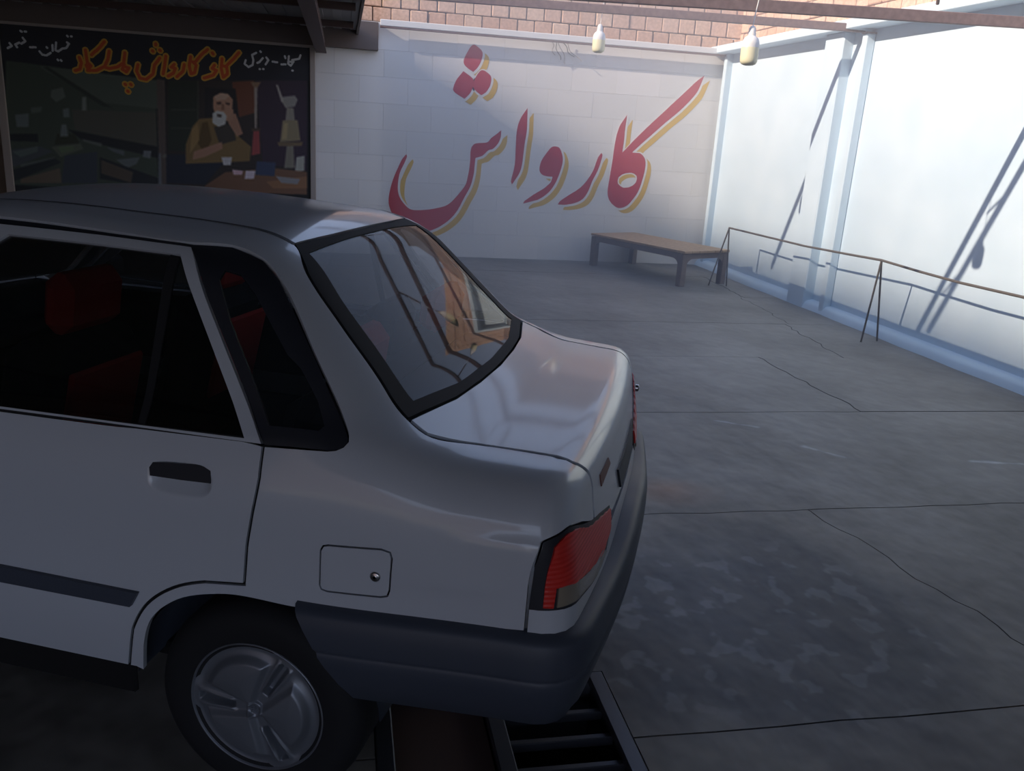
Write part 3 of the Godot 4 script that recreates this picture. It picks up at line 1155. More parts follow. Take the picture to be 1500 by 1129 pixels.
func build_bench() -> void:
	# low wooden bed-bench, turned a little from the wall
	var a := Vector3(4.06, 0, -9.76)
	var along := (Vector3(3.36, 0, -11.36) - a).normalized()
	var across := Vector3(-along.z, 0, along.x)
	if across.x < 0.0:
		across = -across
	var o := thing("wooden_bench", "low wooden bench with arched aprons standing in the far right corner", "bench", a)
	o.basis = Basis(along, Vector3.UP, along.cross(Vector3.UP))
	var sz := signf(o.basis.z.dot(across))
	var L := 1.74
	var W := 0.80
	var H := 0.435
	# planks across the top
	var n := 6
	for k in n:
		var st := begin()
		var w := W / n
		box(st, Vector3(L * 0.5, H - 0.016, sz * (w * (k + 0.5))), Vector3(L + 0.04, 0.03, w - 0.004), 0.004)
		put("plank", st.commit(), M.wood, o)
	for c in [[0.04, 0.04], [L - 0.04, 0.04], [0.04, W - 0.04], [L - 0.04, W - 0.04]]:
		var st := begin()
		box(st, Vector3(c[0], (H - 0.04) * 0.5, sz * c[1]), Vector3(0.085, H - 0.04, 0.085), 0.006)
		put("leg", st.commit(), M.wood_dark, o)
	# aprons with rounded brackets into the legs
	for s in 4:
		var len := L if s < 2 else W
		var p := PackedVector2Array([Vector2(0.08, H - 0.035), Vector2(len - 0.08, H - 0.035)])
		for k in 7:
			var t := PI * 0.5 * k / 6.0
			p.append(Vector2(len - 0.08 - 0.11 * (1.0 - cos(t)), H - 0.20 + 0.10 * sin(t)))
		for k in 7:
			var t := PI * 0.5 * (6 - k) / 6.0
			p.append(Vector2(0.08 + 0.11 * (1.0 - cos(t)), H - 0.20 + 0.10 * sin(t)))
		var st := begin()
		if s < 2:
			var z: float = sz * (0.02 if s == 0 else W - 0.02)
			for e in [-0.012, 0.012]:
				slab2(st, p, func(q: Vector2) -> Vector3: return Vector3(q.x, q.y, z + e), Vector3(0, 0, -e * 2.0), Vector3(0, 0, signf(e)))
		else:
			var x := 0.02 if s == 2 else L - 0.02
			for e in [-0.012, 0.012]:
				slab2(st, p, func(q: Vector2) -> Vector3: return Vector3(x + e, q.y, sz * q.x), Vector3(-e * 2.0, 0, 0), Vector3(signf(e), 0, 0))
		put("apron", st.commit(), M.wood_dark, o)

func build_rails() -> void:
	var o := thing("mat_rail", "thin bent iron rail on A-shaped rod legs standing along the right wall", "rail")
	var st := begin()
	var pts := []
	for q in [[4.665, 0.725, -9.88], [4.627, 0.742, -9.04], [4.734, 0.732, -8.194], [4.743, 0.761, -7.387], [4.743, 0.783, -6.872], [4.748, 0.768, -6.318], [4.743, 0.764, -5.832], [4.743, 0.776, -5.181], [4.743, 0.776, -4.082]]:
		pts.append(Vector3(q[0], q[1], q[2]))
	tube(st, pts, 0.011, 8)
	put("top_bar", st.commit(), M.rod, o)
	for a in [[Vector3(4.665, 0.725, -9.88), Vector3(4.51, 0, -9.93)], [Vector3(4.665, 0.725, -9.88), Vector3(4.74, 0, -9.91)], [Vector3(4.743, 0.783, -6.872), Vector3(4.77, 0, -7.0)], [Vector3(4.743, 0.783, -6.872), Vector3(4.97, 0, -7.05)], [Vector3(4.743, 0.776, -4.082), Vector3(4.66, 0, -4.05)], [Vector3(4.743, 0.776, -4.082), Vector3(4.9, 0, -4.15)]]:
		st = begin()
		tube(st, [a[0], a[1]], 0.009, 8)
		put("leg", st.commit(), M.rod, o)

func build_drain() -> void:
	var o := thing("drain_channel", "dark open floor channel with steel rails and cross bars below the car's rear bumper", "drain")
	var st := begin()
	box(st, Vector3(0.47, -0.27, -1.55), Vector3(0.74, 0.02, 1.5), 0.0)
	put("channel_bed", st.commit(), M.gap, o)
	for x in [0.125, 0.455, 0.815]:
		st = begin()
		box(st, Vector3(x, -0.012, -1.55), Vector3(0.05, 0.03, 1.5), 0.004)
		box(st, Vector3(x, -0.14, -1.55), Vector3(0.012, 0.25, 1.5), 0.002)
		put("rail", st.commit(), M.steel, o)
	st = begin()
	box(st, Vector3(0.29, -0.05, -1.55), Vector3(0.28, 0.012, 1.46), 0.002)
	put("cover_plate", st.commit(), M.dark_steel, o)
	for k in 12:
		st = begin()
		box(st, Vector3(0.635, -0.045, -2.15 + 0.115 * k), Vector3(0.33, 0.03, 0.022), 0.003)
		put("cross_bar", st.commit(), M.steel, o)

# ---------------------------------------------------------------- the white saloon
func build_car() -> void:
	var car := thing("car", "white four-door saloon seen from behind its left rear wheel, parked over the drain", "car", CAR_AT, CAR_TURN)
	var door_gap := [0.039, 0.767, 0.973, 0.040, 0.790, 0.903, 0.025, 0.803, 0.807, 0.012, 0.803, 0.737, 0.002, 0.803, 0.638]
	var arch_lip := [0.002, 0.803, 0.638, -0.100, 0.803, 0.626, -0.182, 0.803, 0.596, -0.259, 0.803, 0.536, -0.303, 0.801, 0.460, -0.338, 0.780, 0.333]
	var groove := [-1.10, 0.455, 1.402, -0.912, 0.424, 1.418, -0.716, 0.406, 1.421, -0.517, 0.397, 1.415, -0.333, 0.380, 1.407, -0.192, 0.384, 1.398, -0.105, 0.398, 1.385, -0.066, 0.405, 1.372]
	var glass_edge := [-0.066, 0.405, 1.372, 0.010, 0.487, 1.315, 0.118, 0.529, 1.208, 0.237, 0.563, 1.088, 0.318, 0.600, 1.020]
	var glass_foot := [0.318, 0.600, 1.020, 0.364, 0.377, 1.012, 0.380, 0.2, 1.011, 0.387, 0.0, 1.010]
	var glass_head := [-0.051, 0.240, 1.377, -0.045, 0.0, 1.379]
	var seam := [0.318, 0.600, 1.020, 0.369, 0.618, 0.996, 0.480, 0.572, 0.971, 0.608, 0.557, 0.964, 0.704, 0.550, 0.949, 0.736, 0.508, 0.913, 0.747, 0.485, 0.866, 0.759, 0.490, 0.783]
	var quarter := [0.188, 0.758, 0.980, 0.206, 0.754, 0.983, 0.219, 0.746, 0.989, 0.225, 0.737, 0.998, 0.221, 0.727, 1.009, 0.209, 0.713, 1.022, 0.100, 0.639, 1.157, -0.025, 0.559, 1.306, -0.083, 0.531, 1.346, -0.168, 0.522, 1.370, -0.257, 0.547, 1.371]
	var door_head := [-0.47, 0.552, 1.380, -0.678, 0.550, 1.387, -0.85, 0.548, 1.388, -1.08, 0.55, 1.378]

	# --- left wing with rear pillar and cant rail, one pressing
	var o_side := [0.039, 0.767, 0.973] + quarter + door_head + [-1.35, 0.60, 1.20, -1.62, 0.69, 1.0, -1.72, 0.66, 0.985, -1.40, 0.545, 1.22] + groove.slice(0, 21) + glass_edge.slice(0, 12) + seam + [0.751, 0.545, 0.804, 0.721, 0.700, 0.853, 0.680, 0.752, 0.838, 0.667, 0.760, 0.783, 0.662, 0.762, 0.683, 0.661, 0.762, 0.625, 0.551, 0.768, 0.618, 0.396, 0.781, 0.612, 0.140, 0.799, 0.600, -0.066, 0.803, 0.597, -0.175, 0.803, 0.561, -0.243, 0.803, 0.502, -0.278, 0.795, 0.414, -0.297, 0.778, 0.325, -0.318, 0.780, 0.333]
	for k in range(arch_lip.size() - 3, -1, -3):
		o_side.append_array(arch_lip.slice(k, k + 3))
	for k in range(door_gap.size() - 6, 0, -3):
		o_side.append_array(door_gap.slice(k, k + 3))
	var fuel := line3([0.209, 0.797, 0.775, 0.332, 0.789, 0.783, 0.352, 0.787, 0.778, 0.357, 0.787, 0.762, 0.352, 0.785, 0.680, 0.347, 0.785, 0.665, 0.331, 0.786, 0.660, 0.206, 0.796, 0.655, 0.191, 0.797, 0.659, 0.186, 0.797, 0.670, 0.189, 0.798, 0.758, 0.196, 0.798, 0.771], 0.01, true, false)
	var side := panel("wing", flat_poly("wing", line3(o_side), 0.0035), 0.025, 0.0, 0.014, [flat_poly("wing", fuel)])
	put("body_side", side, M.paint, car)
	put("body_side", flipped(side), M.paint, car)
	var lid := put("fuel_door", panel("wing", flat_poly("wing", fuel, 0.004), 0.02, 0.0005, 0.01), M.paint, car)
	var st := begin()
	lathe(st, [[0.0, 0.010], [0.006, 0.010], [0.0065, 0.008], [0.009, 0.009], [0.0125, 0.006], [0.013, -0.004]], Vector3(0.318, 0.712, 0.789), 20)
	put("lock", st.commit(), M.chrome, lid)

	# --- black ribbons in the gaps
	for a in [door_gap, arch_lip, groove, seam]:
		st = begin()
		ribbon(st, line3(a, 0.02, false), 0.012, -0.008)
		var seal := put("gap_seal", st.commit(), M.gap, car)
		put("gap_seal", flipped(seal.mesh), M.gap, car)
	var fr := fuel.duplicate()
	fr.append(fuel[0])
	st = begin()
	ribbon(st, fr, 0.008, -0.007)
	put("gap_seal", st.commit(), M.gap, car)
	st = begin()
	ribbon(st, line3(groove, 0.02, false), 0.006, 0.0015)
	var moulding := put("roof_moulding", st.commit(), M.black_trim, car)
	put("roof_moulding", flipped(moulding.mesh), M.black_trim, car)

	# --- roof, boot lid, tail
	var o_roof := both_sides(groove + glass_head)
	put("roof", panel("top", flat_poly("top", line3(o_roof), 0.003), 0.03, 0.0, 0.012), M.paint, car)
	var o_lid := both_sides([0.387, 0.0, 1.010, 0.380, 0.2, 1.011, 0.364, 0.377, 1.012] + seam + [0.772, 0.40, 0.745, 0.786, 0.27, 0.716, 0.79, 0.0, 0.712])
	var boot := put("boot_lid", panel("lid", flat_poly("lid", line3(o_lid, 0.02, true, false), 0.0065), 0.022, 0.0, 0.014), M.paint, car)
	put("badge", panel("lid", flat_poly("lid", line3([0.752, 0.404, 0.870, 0.758, 0.290, 0.875, 0.762, 0.263, 0.850, 0.757, 0.395, 0.836], 0.02, true, false)), 0.02, 0.003, 0.003), M.get_or_add("badge", mat("7a5550", 0.5)), boot)
	put("plate_recess", panel("lid", flat_poly("lid", line3([0.78, 0.16, 0.795, 0.785, 0.14, 0.735, 0.785, -0.20, 0.735, 0.78, -0.30, 0.80], 0.02, true, false)), 0.02, 0.006, 0.006), M.black_trim, boot)
	st = begin()
	lathe(st, [[0.0, 0.012], [0.009, 0.012], [0.012, 0.009], [0.012, 0.0]], Vector3.ZERO, 16)
	var lk := put("lock", st.commit(), M.chrome, boot)
	lk.position = Vector3(0.765, 0.87, -0.42)
	lk.rotation.y = PI / 2
	var o_tail := both_sides([0.661, 0.762, 0.61, 0.662, 0.762, 0.683, 0.720, 0.747, 0.683, 0.760, 0.660, 0.671, 0.777, 0.513, 0.650, 0.785, 0.398, 0.662, 0.785, 0.32, 0.700, 0.788, 0.22, 0.708, 0.79, 0.0, 0.704])
	o_tail = both_sides([0.661, 0.762, 0.61, 0.662, 0.762, 0.683, 0.720, 0.747, 0.683, 0.760, 0.660, 0.671, 0.777, 0.513, 0.650, 0.785, 0.398, 0.662, 0.785, 0.32, 0.700, 0.788, 0.22, 0.708])
	put("tail_panel", panel("tail", flat_poly("tail", line3(o_tail, 0.02, true, false), 0.001), 0.022, 0.0, 0.012), M.paint, car)

	# --- tail lamps: dark housing, ribbed red lens, clear reversing lens
	var o_lamp := [0.776, 0.315, 0.753, 0.765, 0.42, 0.778, 0.755, 0.52, 0.798, 0.742, 0.60, 0.822, 0.721, 0.700, 0.853, 0.680, 0.752, 0.838, 0.667, 0.760, 0.783, 0.662, 0.762, 0.683, 0.720, 0.747, 0.683, 0.760, 0.660, 0.671, 0.777, 0.513, 0.648, 0.785, 0.398, 0.655, 0.785, 0.326, 0.691]
	var o_red := [0.777, 0.325, 0.748, 0.765, 0.43, 0.770, 0.751, 0.56, 0.798, 0.732, 0.66, 0.836, 0.715, 0.715, 0.842, 0.700, 0.742, 0.826, 0.693, 0.750, 0.785, 0.690, 0.755, 0.740, 0.690, 0.755, 0.692, 0.710, 0.750, 0.690, 0.712, 0.747, 0.736, 0.742, 0.69, 0.726, 0.770, 0.56, 0.700, 0.783, 0.43, 0.685, 0.784, 0.34, 0.700]
	var o_clear := [0.717, 0.745, 0.740, 0.742, 0.69, 0.726, 0.770, 0.56, 0.698, 0.783, 0.43, 0.683, 0.784, 0.405, 0.666, 0.776, 0.52, 0.658, 0.759, 0.655, 0.681, 0.722, 0.742, 0.691, 0.717, 0.748, 0.691]
	var house := panel("tail", flat_poly("tail", line3(o_lamp)), 0.015, 0.002, 0.02)
	var ribs := func(p: Vector3) -> float: return 0.0006 * sin(p.y * TAU / 0.011)
	var red := panel("tail", flat_poly("tail", line3(o_red, 0.012)), 0.0034, 0.007, 0.006, [], ribs)
	var clear := panel("tail", flat_poly("tail", line3(o_clear, 0.012)), 0.01, 0.007, 0.006)
	for s in 2:
		var h := put("tail_lamp", house if s == 0 else flipped(house), M.black_trim, car)
		put("red_lens", red if s == 0 else flipped(red), M.lamp_red, h)
		put("clear_lens", clear if s == 0 else flipped(clear), M.lamp_clear, h)

	# --- rear bumper: one moulding wrapped round the tail
	var P := []
	for r in [[0.012, -0.012], [0.010, 0.012], [0.0, 0.026], [-0.012, 0.033], [-0.04, 0.037], [-0.082, 0.038], [-0.090, 0.033], [-0.096, 0.033], [-0.102, 0.038], [-0.13, 0.034], [-0.18, 0.022], [-0.23, 0.004], [-0.245, -0.02], [-0.245, -0.12]]:
		var row := []
		for k in 97:
			var t := k / 96.0
			var u0: float = 0.14 - r[0] * 0.55
			var p0 := flat_of("tail", Vector3(u0, 0.6, 0.79)).x
			var a := lerpf(p0, PI * 0.75 - p0, t)
			var yt := 0.611 + 0.004 * sst(0.0, 0.17, minf(t, 1.0 - t)) + 0.036 * sst(0.3, 0.48, minf(t, 1.0 - t))
			var q := onto_skin("tail", a, clampf(yt + r[0], 0.26, 0.9))
			var n := skin_normal(q)
			n.y = 0.0
			q += n.normalized() * (r[1] + (0.016 * sst(0.16, 0.42, minf(t, 1.0 - t)) if r[1] > 0.01 else 0.0))
			q.y = yt + r[0]
			row.append(q)
		P.append(row)
	st = begin()
	grid(st, P)
	put("rear_bumper", st.commit(), M.bumper, car)

	# --- rear window
	var o_glass := both_sides([-0.043, 0.0, 1.377, -0.049, 0.240, 1.375] + glass_edge + glass_foot.slice(3, 12))
	var gp := flat_poly("rearglass", line3(o_glass), 0.003)
	var gi := flat_poly("rearglass", line3(both_sides([-0.022, 0.0, 1.362, -0.026, 0.2, 1.358, -0.030, 0.405, 1.345, 0.083, 0.455, 1.255, 0.204, 0.487, 1.131, 0.300, 0.520, 1.037, 0.345, 0.30, 1.030, 0.356, 0.12, 1.028, 0.36, 0.0, 1.027])))
	put("rear_window_seal", panel("rearglass", gp, 0.03, 0.001, 0.01, [gi]), M.rubber, car)
	put("rear_window", panel("rearglass", gi, 0.03, -0.001, 0.0), M.rear_glass, car)

	# --- rear door
	var o_door := door_gap + arch_lip.slice(3) + [-0.515, 0.780, 0.333, -0.72, 0.780, 0.333, -0.93, 0.78, 0.333, -0.96, 0.80, 0.55, -0.945, 0.80, 0.8, -0.93, 0.77, 0.962, -0.649, 0.770, 0.965, -0.370, 0.769, 0.969, -0.005, 0.766, 0.977]
	var cup := line3([-0.228, 0.790, 0.906, -0.165, 0.790, 0.911, -0.096, 0.788, 0.914, -0.076, 0.79, 0.905, -0.072, 0.793, 0.890, -0.080, 0.801, 0.852, -0.105, 0.802, 0.832, -0.16, 0.802, 0.829, -0.208, 0.802, 0.832, -0.236, 0.801, 0.850, -0.240, 0.797, 0.890], 0.012)
	var cup2 := flat_poly("side", cup)
	var door := put("rear_door", panel("side", flat_poly("side", line3(o_door), 0.004), 0.025, 0.0, 0.014, [cup2]), M.paint, car)
	var dish := func(p: Vector3) -> float:
		var e := 1.0 - pow(absf((p.x + 0.156) / 0.083), 3.0) - pow(absf((p.y - 0.871) / 0.041), 3.0)
		return -0.022 * sst(0.0, 0.8, e) * sst(0.822, 0.885, p.y)
	put("handle_recess", panel("side", cup2, 0.006, 0.0, 0.0, [], dish), M.paint, door)
	put("handle_flap", panel("side", flat_poly("side", line3([-0.226, 0.790, 0.902, -0.165, 0.790, 0.907, -0.097, 0.788, 0.909, -0.080, 0.79, 0.902, -0.078, 0.793, 0.874, -0.150, 0.797, 0.872, -0.231, 0.797, 0.871, -0.234, 0.795, 0.89], 0.012)), 0.012, 0.001, 0.008), M.black_trim, door)
	put("side_moulding", panel("side", flat_poly("side", line3([-0.93, 0.803, 0.570, -0.669, 0.803, 0.570, -0.276, 0.803, 0.567, -0.298, 0.803, 0.527, -0.674, 0.803, 0.526, -0.93, 0.803, 0.526], 0.02, true, false)), 0.02, 0.012, 0.012), M.bumper, door)
	var o_sash := [0.034, 0.766, 0.975, -0.252, 0.560, 1.356, -0.50, 0.563, 1.366, -0.780, 0.566, 1.371, -0.86, 0.57, 1.36, -0.93, 0.77, 0.965, -0.649, 0.770, 0.968, -0.370, 0.769, 0.972]
	var i_sash := [-0.008, 0.764, 0.981, -0.268, 0.582, 1.345, -0.50, 0.585, 1.352, -0.744, 0.588, 1.355, -0.775, 0.6, 1.33, -0.885, 0.77, 0.972, -0.649, 0.770, 0.974, -0.370, 0.769, 0.977]
	var si := flat_poly("side", line3(i_sash, 0.02, true, false))
	put("window_frame", panel("side", flat_poly("side", line3(o_sash, 0.02, true, false)), 0.025, 0.003, 0.014, [si]), M.paint, door)
	put("window_pane", panel("side", si, 0.05, -0.006, 0.0), M.glass, door)
	put("pane_divider", panel("side", flat_poly("side", line3([-0.295, 0.586, 1.347, -0.268, 0.589, 1.345, -0.262, 0.768, 0.978, -0.280, 0.768, 0.976], 0.02, true, false)), 0.02, -0.002, 0.006), M.rubber, door)
	st = begin()
	ribbon(st, line3([-0.885, 0.77, 0.966, -0.649, 0.770, 0.969, -0.370, 0.769, 0.973, -0.012, 0.764, 0.979], 0.02, false), 0.006, 0.001)
	put("sill_strip", st.commit(), M.rubber, door)
	var twin := door.duplicate()
	car.add_child(twin, true)
	twin.name = "rear_door_001"
	for c in [twin] + twin.get_children():
		c.mesh = flipped(c.mesh)
	# --- black surround with the fixed quarter glass in the rear pillar, and the seal above the doors
	var o_quarter := [0.039, 0.767, 0.974] + quarter + door_head.slice(0, 9) + [-0.85, 0.56, 1.378, -0.780, 0.563, 1.380, -0.50, 0.560, 1.375, -0.255, 0.557, 1.366]
	var i_quarter := [-0.150, 0.590, 1.327, -0.110, 0.588, 1.320, -0.059, 0.610, 1.275, 0.043, 0.661, 1.160, 0.080, 0.667, 1.132, 0.135, 0.696, 1.071, 0.165, 0.727, 1.025, 0.155, 0.735, 1.014, 0.037, 0.744, 1.013, -0.106, 0.651, 1.218, -0.155, 0.610, 1.306]
	var qi := flat_poly("side", line3(i_quarter, 0.02, true, false))
	var qs := panel("side", flat_poly("side", line3(o_quarter, 0.02, true, false)), 0.025, -0.005, 0.01, [qi])
	var qg := panel("side", qi, 0.05, -0.008, 0.0)
	for s in 2:
		var q := put("quarter_window", qs if s == 0 else flipped(qs), M.black_trim, car)
		put("quarter_pane", qg if s == 0 else flipped(qg), M.rear_glass, q)

	build_car_front(car)
	build_car_wheels(car)
	build_car_cabin(car)

func build_car_front(car: Node3D) -> void:
	# front half: plainer, mostly outside the photograph
	var door := [-0.935, 0.77, 0.962, -0.95, 0.80, 0.8, -0.965, 0.80, 0.55, -0.935, 0.78, 0.333, -1.93, 0.78, 0.333, -1.98, 0.80, 0.6, -1.95, 0.80, 0.8, -1.80, 0.775, 0.955, -1.4, 0.77, 0.96]
	var d := panel("side", flat_poly("side", line3(door, 0.04, true, false), 0.003), 0.05, 0.0, 0.014)
	var o_sash := [-0.93, 0.77, 0.965, -0.87, 0.57, 1.36, -1.05, 0.57, 1.365, -1.33, 0.62, 1.17, -1.62, 0.72, 0.985, -1.70, 0.77, 0.965]
	var i_sash := [-0.955, 0.77, 0.975, -0.91, 0.59, 1.34, -1.03, 0.59, 1.34, -1.31, 0.64, 1.15, -1.58, 0.73, 0.985]
	var si := flat_poly("side", line3(i_sash, 0.04, true, false))
	var sash := panel("side", flat_poly("side", line3(o_sash, 0.04, true, false)), 0.05, 0.003, 0.014, [si])
	var pane := panel("side", si, 0.08, -0.006, 0.0)
	var fender := [-1.935, 0.78, 0.333, -1.985, 0.80, 0.6, -1.955, 0.80, 0.8, -1.81, 0.775, 0.955, -1.80, 0.66, 0.968, -2.4, 0.66, 0.90, -2.95, 0.62, 0.80, -2.96, 0.70, 0.70, -2.92, 0.74, 0.45, -2.70, 0.76, 0.42, -2.66, 0.78, 0.5, -2.56, 0.79, 0.58, -2.42, 0.79, 0.61, -2.25, 0.80, 0.60, -2.12, 0.80, 0.54, -2.04, 0.80, 0.44, -2.02, 0.78, 0.333]
	var f := panel("wing", flat_poly("wing", line3(fender, 0.04, true, false), 0.003), 0.05, 0.0, 0.014)
	for s in 2:
		var o := put("front_door", d if s == 0 else flipped(d), M.paint, car)
		put("window_frame", sash if s == 0 else flipped(sash), M.paint, o)
		put("window_pane", pane if s == 0 else flipped(pane), M.glass, o)
		put("front_fender", f if s == 0 else flipped(f), M.paint, car)
		var st := begin()
		box(st, Vector3(-1.60, 1.0, 0.86 * (1 - 2 * s)), Vector3(0.06, 0.11, 0.16), 0.02)
		put("door_mirror", st.commit(), M.black_trim, o)
	var hood := both_sides([-1.75, 0.0, 0.985, -1.79, 0.65, 0.968, -2.4, 0.65, 0.90, -2.94, 0.60, 0.80, -2.99, 0.0, 0.80])
	put("bonnet", panel("top", flat_poly("top", line3(hood, 0.04, true, false), 0.003), 0.06, 0.0, 0.014), M.paint, car)
	var screen := both_sides([-1.02, 0.0, 1.405, -1.08, 0.44, 1.39, -1.40, 0.53, 1.20, -1.70, 0.64, 0.985, -1.72, 0.0, 0.985])
	put("windscreen", panel("screen", flat_poly("screen", line3(screen, 0.04, true, false)), 0.06, -0.003, 0.0), M.glass, car)
	var nose := both_sides([-2.97, 0.0, 0.79, -2.93, 0.68, 0.78, -2.92, 0.72, 0.62, -2.95, 0.0, 0.62])
	var n := put("grille", panel("nose", flat_poly("nose", line3(nose, 0.04, true, false)), 0.05, 0.0, 0.014), M.black_trim, car)
	for s in [-1, 1]:
		var lp := [-2.96, 0.36 * s, 0.76, -2.93, 0.64 * s, 0.76, -2.92, 0.66 * s, 0.65, -2.95, 0.38 * s, 0.65]
		put("head_lamp", panel("nose", flat_poly("nose", line3(lp, 0.04, true, false)), 0.04, 0.008, 0.01), M.lamp_clear, n)
	var P := []
	for r in [[0.61, -0.02], [0.61, 0.02], [0.58, 0.05], [0.45, 0.05], [0.33, 0.02], [0.30, -0.05]]:
		var row := []
		for k in 31:
			var v := lerpf(-0.72, 0.72, k / 30.0)
			row.append(Vector3(-3.02 + 0.204 * v * v - r[1] + 0.10 * pow(absf(v) / 0.72, 8.0), r[0], v))
		P.append(row)
	var st := begin()
	grid(st, P, false, true)
	put("front_bumper", st.commit(), M.bumper, car)

func build_car_wheels(car: Node3D) -> void:
	var tyre := begin()
	lathe(tyre, [[0.165, 0.02], [0.178, 0.026], [0.186, 0.028], [0.20, 0.030], [0.225, 0.031], [0.245, 0.026], [0.262, 0.014], [0.272, -0.004], [0.276, -0.02], [0.276, -0.125], [0.266, -0.145], [0.23, -0.155], [0.165, -0.15]], Vector3.ZERO, 64, true)
	var tm := tyre.commit()
	# wheel cover: three swelling petals with a slot between each
	var height := func(x: float, y: float) -> float:
		var r := sqrt(x * x + y * y)
		var th := atan2(y, x)
		var h := 0.030 - 0.006 * (r / 0.18) * (r / 0.18)
		h += 0.006 * sst(0.172, 0.176, r) - 0.02 * sst(0.1775, 0.181, r)
		for k in 3:
			var a := th - (-0.05 + k * TAU / 3.0)
			a = wrapf(a, -PI, PI)
			# a broad petal that falls away in a step at its rim
			var e := minf((0.80 - absf(a)) * r, minf(0.143 - r + 0.004 * cos(a * 3.0), (r - 0.012) * 2.0))
			h += 0.013 * sst(0.0, 0.020, e) + 0.004 * sst(0.0, 0.06, e)
			h -= 0.007 * sst(0.024, 0.0, absf(r - 0.157)) * sst(1.0, 0.7, absf(a))
			# slot
			var b := wrapf(th - (1.03 + k * TAU / 3.0), -PI, PI)
			var sx := r * cos(b)
			var sy := r * sin(b) - 0.0
			var w := 0.0095 + 0.004 * sst(0.06, 0.15, sx)
			h -= 0.022 * sst(w, w * 0.6, absf(sy)) * sst(0.052, 0.062, sx) * sst(0.156, 0.148, sx)
			h += 0.005 * sst(0.007, 0.0, absf(absf(sy) - w - 0.004)) * sst(0.045, 0.065, sx) * sst(0.162, 0.15, sx)
		# centre boss
		h += 0.006 * sst(0.024, 0.021, r) - 0.002 * sst(0.017, 0.014, r)
		return h
	var P := []
	for i in 92:
		var r := 0.1805 * i / 91.0
		var row := []
		for j in 180:
			var a := TAU * j / 180.0
			row.append(Vector3(cos(a) * r, sin(a) * r, height.call(cos(a) * r, sin(a) * r)))
		P.append(row)
	var cap := begin()
	grid(cap, P, true)
	var cm := cap.commit()
	var logo := begin()
	for k in 5:
		var a := TAU * k / 5.0
		box(logo, Vector3(cos(a) * 0.008, sin(a) * 0.008, 0.035), Vector3(0.009, 0.003, 0.003), 0.0005, Basis(Vector3(0, 0, 1), a + 0.6))
	var lm := logo.commit()
	for w in [[0.0, 1, 0.35], [0.0, -1, 1.0], [-2.345, 1, 0.2], [-2.345, -1, 0.7]]:
		var o := put("wheel", tm, M.rubber, car)
		o.position = Vector3(w[0], 0.276, 0.737 * w[1])
		o.rotation.y = 0.0 if w[1] > 0 else PI
		var hc := put("hub_cap", cm, M.hub, o)
		put("emblem", lm, M.hub, hc)
	# dark wheel housings
	for x in [0.0, -2.345]:
		for s in [-1, 1]:
			var st := begin()
			var Q := []
			for k in 25:
				var a := 0.06 + (PI - 0.12) * k / 24.0
				Q.append([Vector3(x + cos(a) * 0.325, 0.29 + sin(a) * 0.325, 0.765 * s), Vector3(x + cos(a) * 0.335, 0.29 + sin(a) * 0.335, 0.48 * s), Vector3(x, 0.3, 0.48 * s)])
			grid(st, Q)
			put("wheel_housing", st.commit(), M.liner, car)

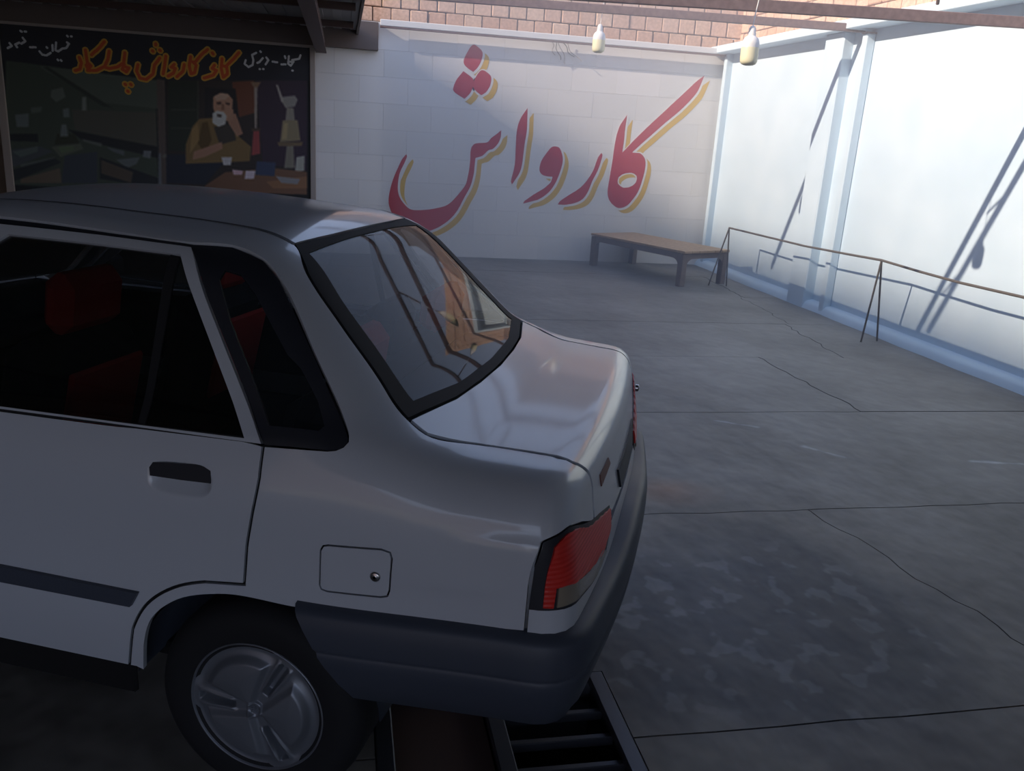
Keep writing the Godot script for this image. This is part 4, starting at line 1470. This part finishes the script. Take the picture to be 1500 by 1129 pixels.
func build_car_cabin(car: Node3D) -> void:
	var st := begin()
	box(st, Vector3(-1.35, 0.30, 0), Vector3(3.1, 0.04, 1.30), 0.01)
	box(st, Vector3(-1.12, 0.40, 0.745), Vector3(1.55, 0.34, 0.02), 0.01)
	box(st, Vector3(-1.12, 0.40, -0.745), Vector3(1.55, 0.34, 0.02), 0.01)
	box(st, Vector3(0.06, 0.62, 0), Vector3(0.02, 0.66, 1.30), 0.005)
	box(st, Vector3(-1.86, 0.62, 0), Vector3(0.02, 0.66, 1.46), 0.005)
	put("floor_pan", st.commit(), M.gap, car)
	st = begin()
	box(st, Vector3(0.17, 0.955, 0), Vector3(0.36, 0.02, 1.12), 0.006)
	put("parcel_shelf", st.commit(), M.cabin, car)
	st = begin()
	for s in [-1, 1]:
		box(st, Vector3(-0.9, 0.80, 0.735 * s), Vector3(1.75, 0.28, 0.04), 0.015)
	put("door_card", st.commit(), M.cabin, car)
	st = begin()
	box(st, Vector3(-1.62, 0.90, 0), Vector3(0.40, 0.14, 1.36), 0.04)
	put("dashboard", st.commit(), M.cabin, car)
	st = begin()
	var ring := []
	for k in 25:
		var a := TAU * k / 24.0
		ring.append(Vector3(-1.36 + 0.07 * sin(a), 0.96 + 0.17 * sin(a), 0.36 + 0.18 * cos(a)))
	tube(st, ring, 0.014, 8)
	put("steering_wheel", st.commit(), M.black_trim, car)
	st = begin()
	box(st, Vector3(-0.22, 0.55, 0), Vector3(0.50, 0.18, 1.24), 0.05)
	box(st, Vector3(0.02, 0.80, 0), Vector3(0.14, 0.48, 1.24), 0.05, Basis(Vector3.BACK, -0.22))
	var rear := put("rear_seat", st.commit(), M.seat, car)
	for z in [0.36, -0.36]:
		st = begin()
		box(st, Vector3(0.09, 1.09, z), Vector3(0.09, 0.15, 0.26), 0.035, Basis(Vector3.BACK, -0.15))
		put("head_rest", st.commit(), M.seat_red, rear)
	st = begin()
	box(st, Vector3(0.04, 1.08, 0.02), Vector3(0.10, 0.20, 0.26), 0.045, Basis(Vector3.BACK, -0.15))
	put("head_rest", st.commit(), M.seat, rear)
	for z in [0.37, -0.37]:
		st = begin()
		box(st, Vector3(-1.08, 0.52, z), Vector3(0.48, 0.16, 0.50), 0.05)
		box(st, Vector3(-0.82, 0.80, z), Vector3(0.13, 0.56, 0.46), 0.05, Basis(Vector3.BACK, -0.25))
		var f := put("front_seat", st.commit(), M.seat, car)
		st = begin()
		box(st, Vector3(-0.695, 0.84, z), Vector3(0.02, 0.30, 0.30), 0.008, Basis(Vector3.BACK, -0.25))
		put("seat_panel", st.commit(), M.seat_red, f)
		st = begin()
		box(st, Vector3(-0.72, 1.16, z), Vector3(0.09, 0.17, 0.26), 0.035, Basis(Vector3.BACK, -0.15))
		put("head_rest", st.commit(), M.seat_red, f)
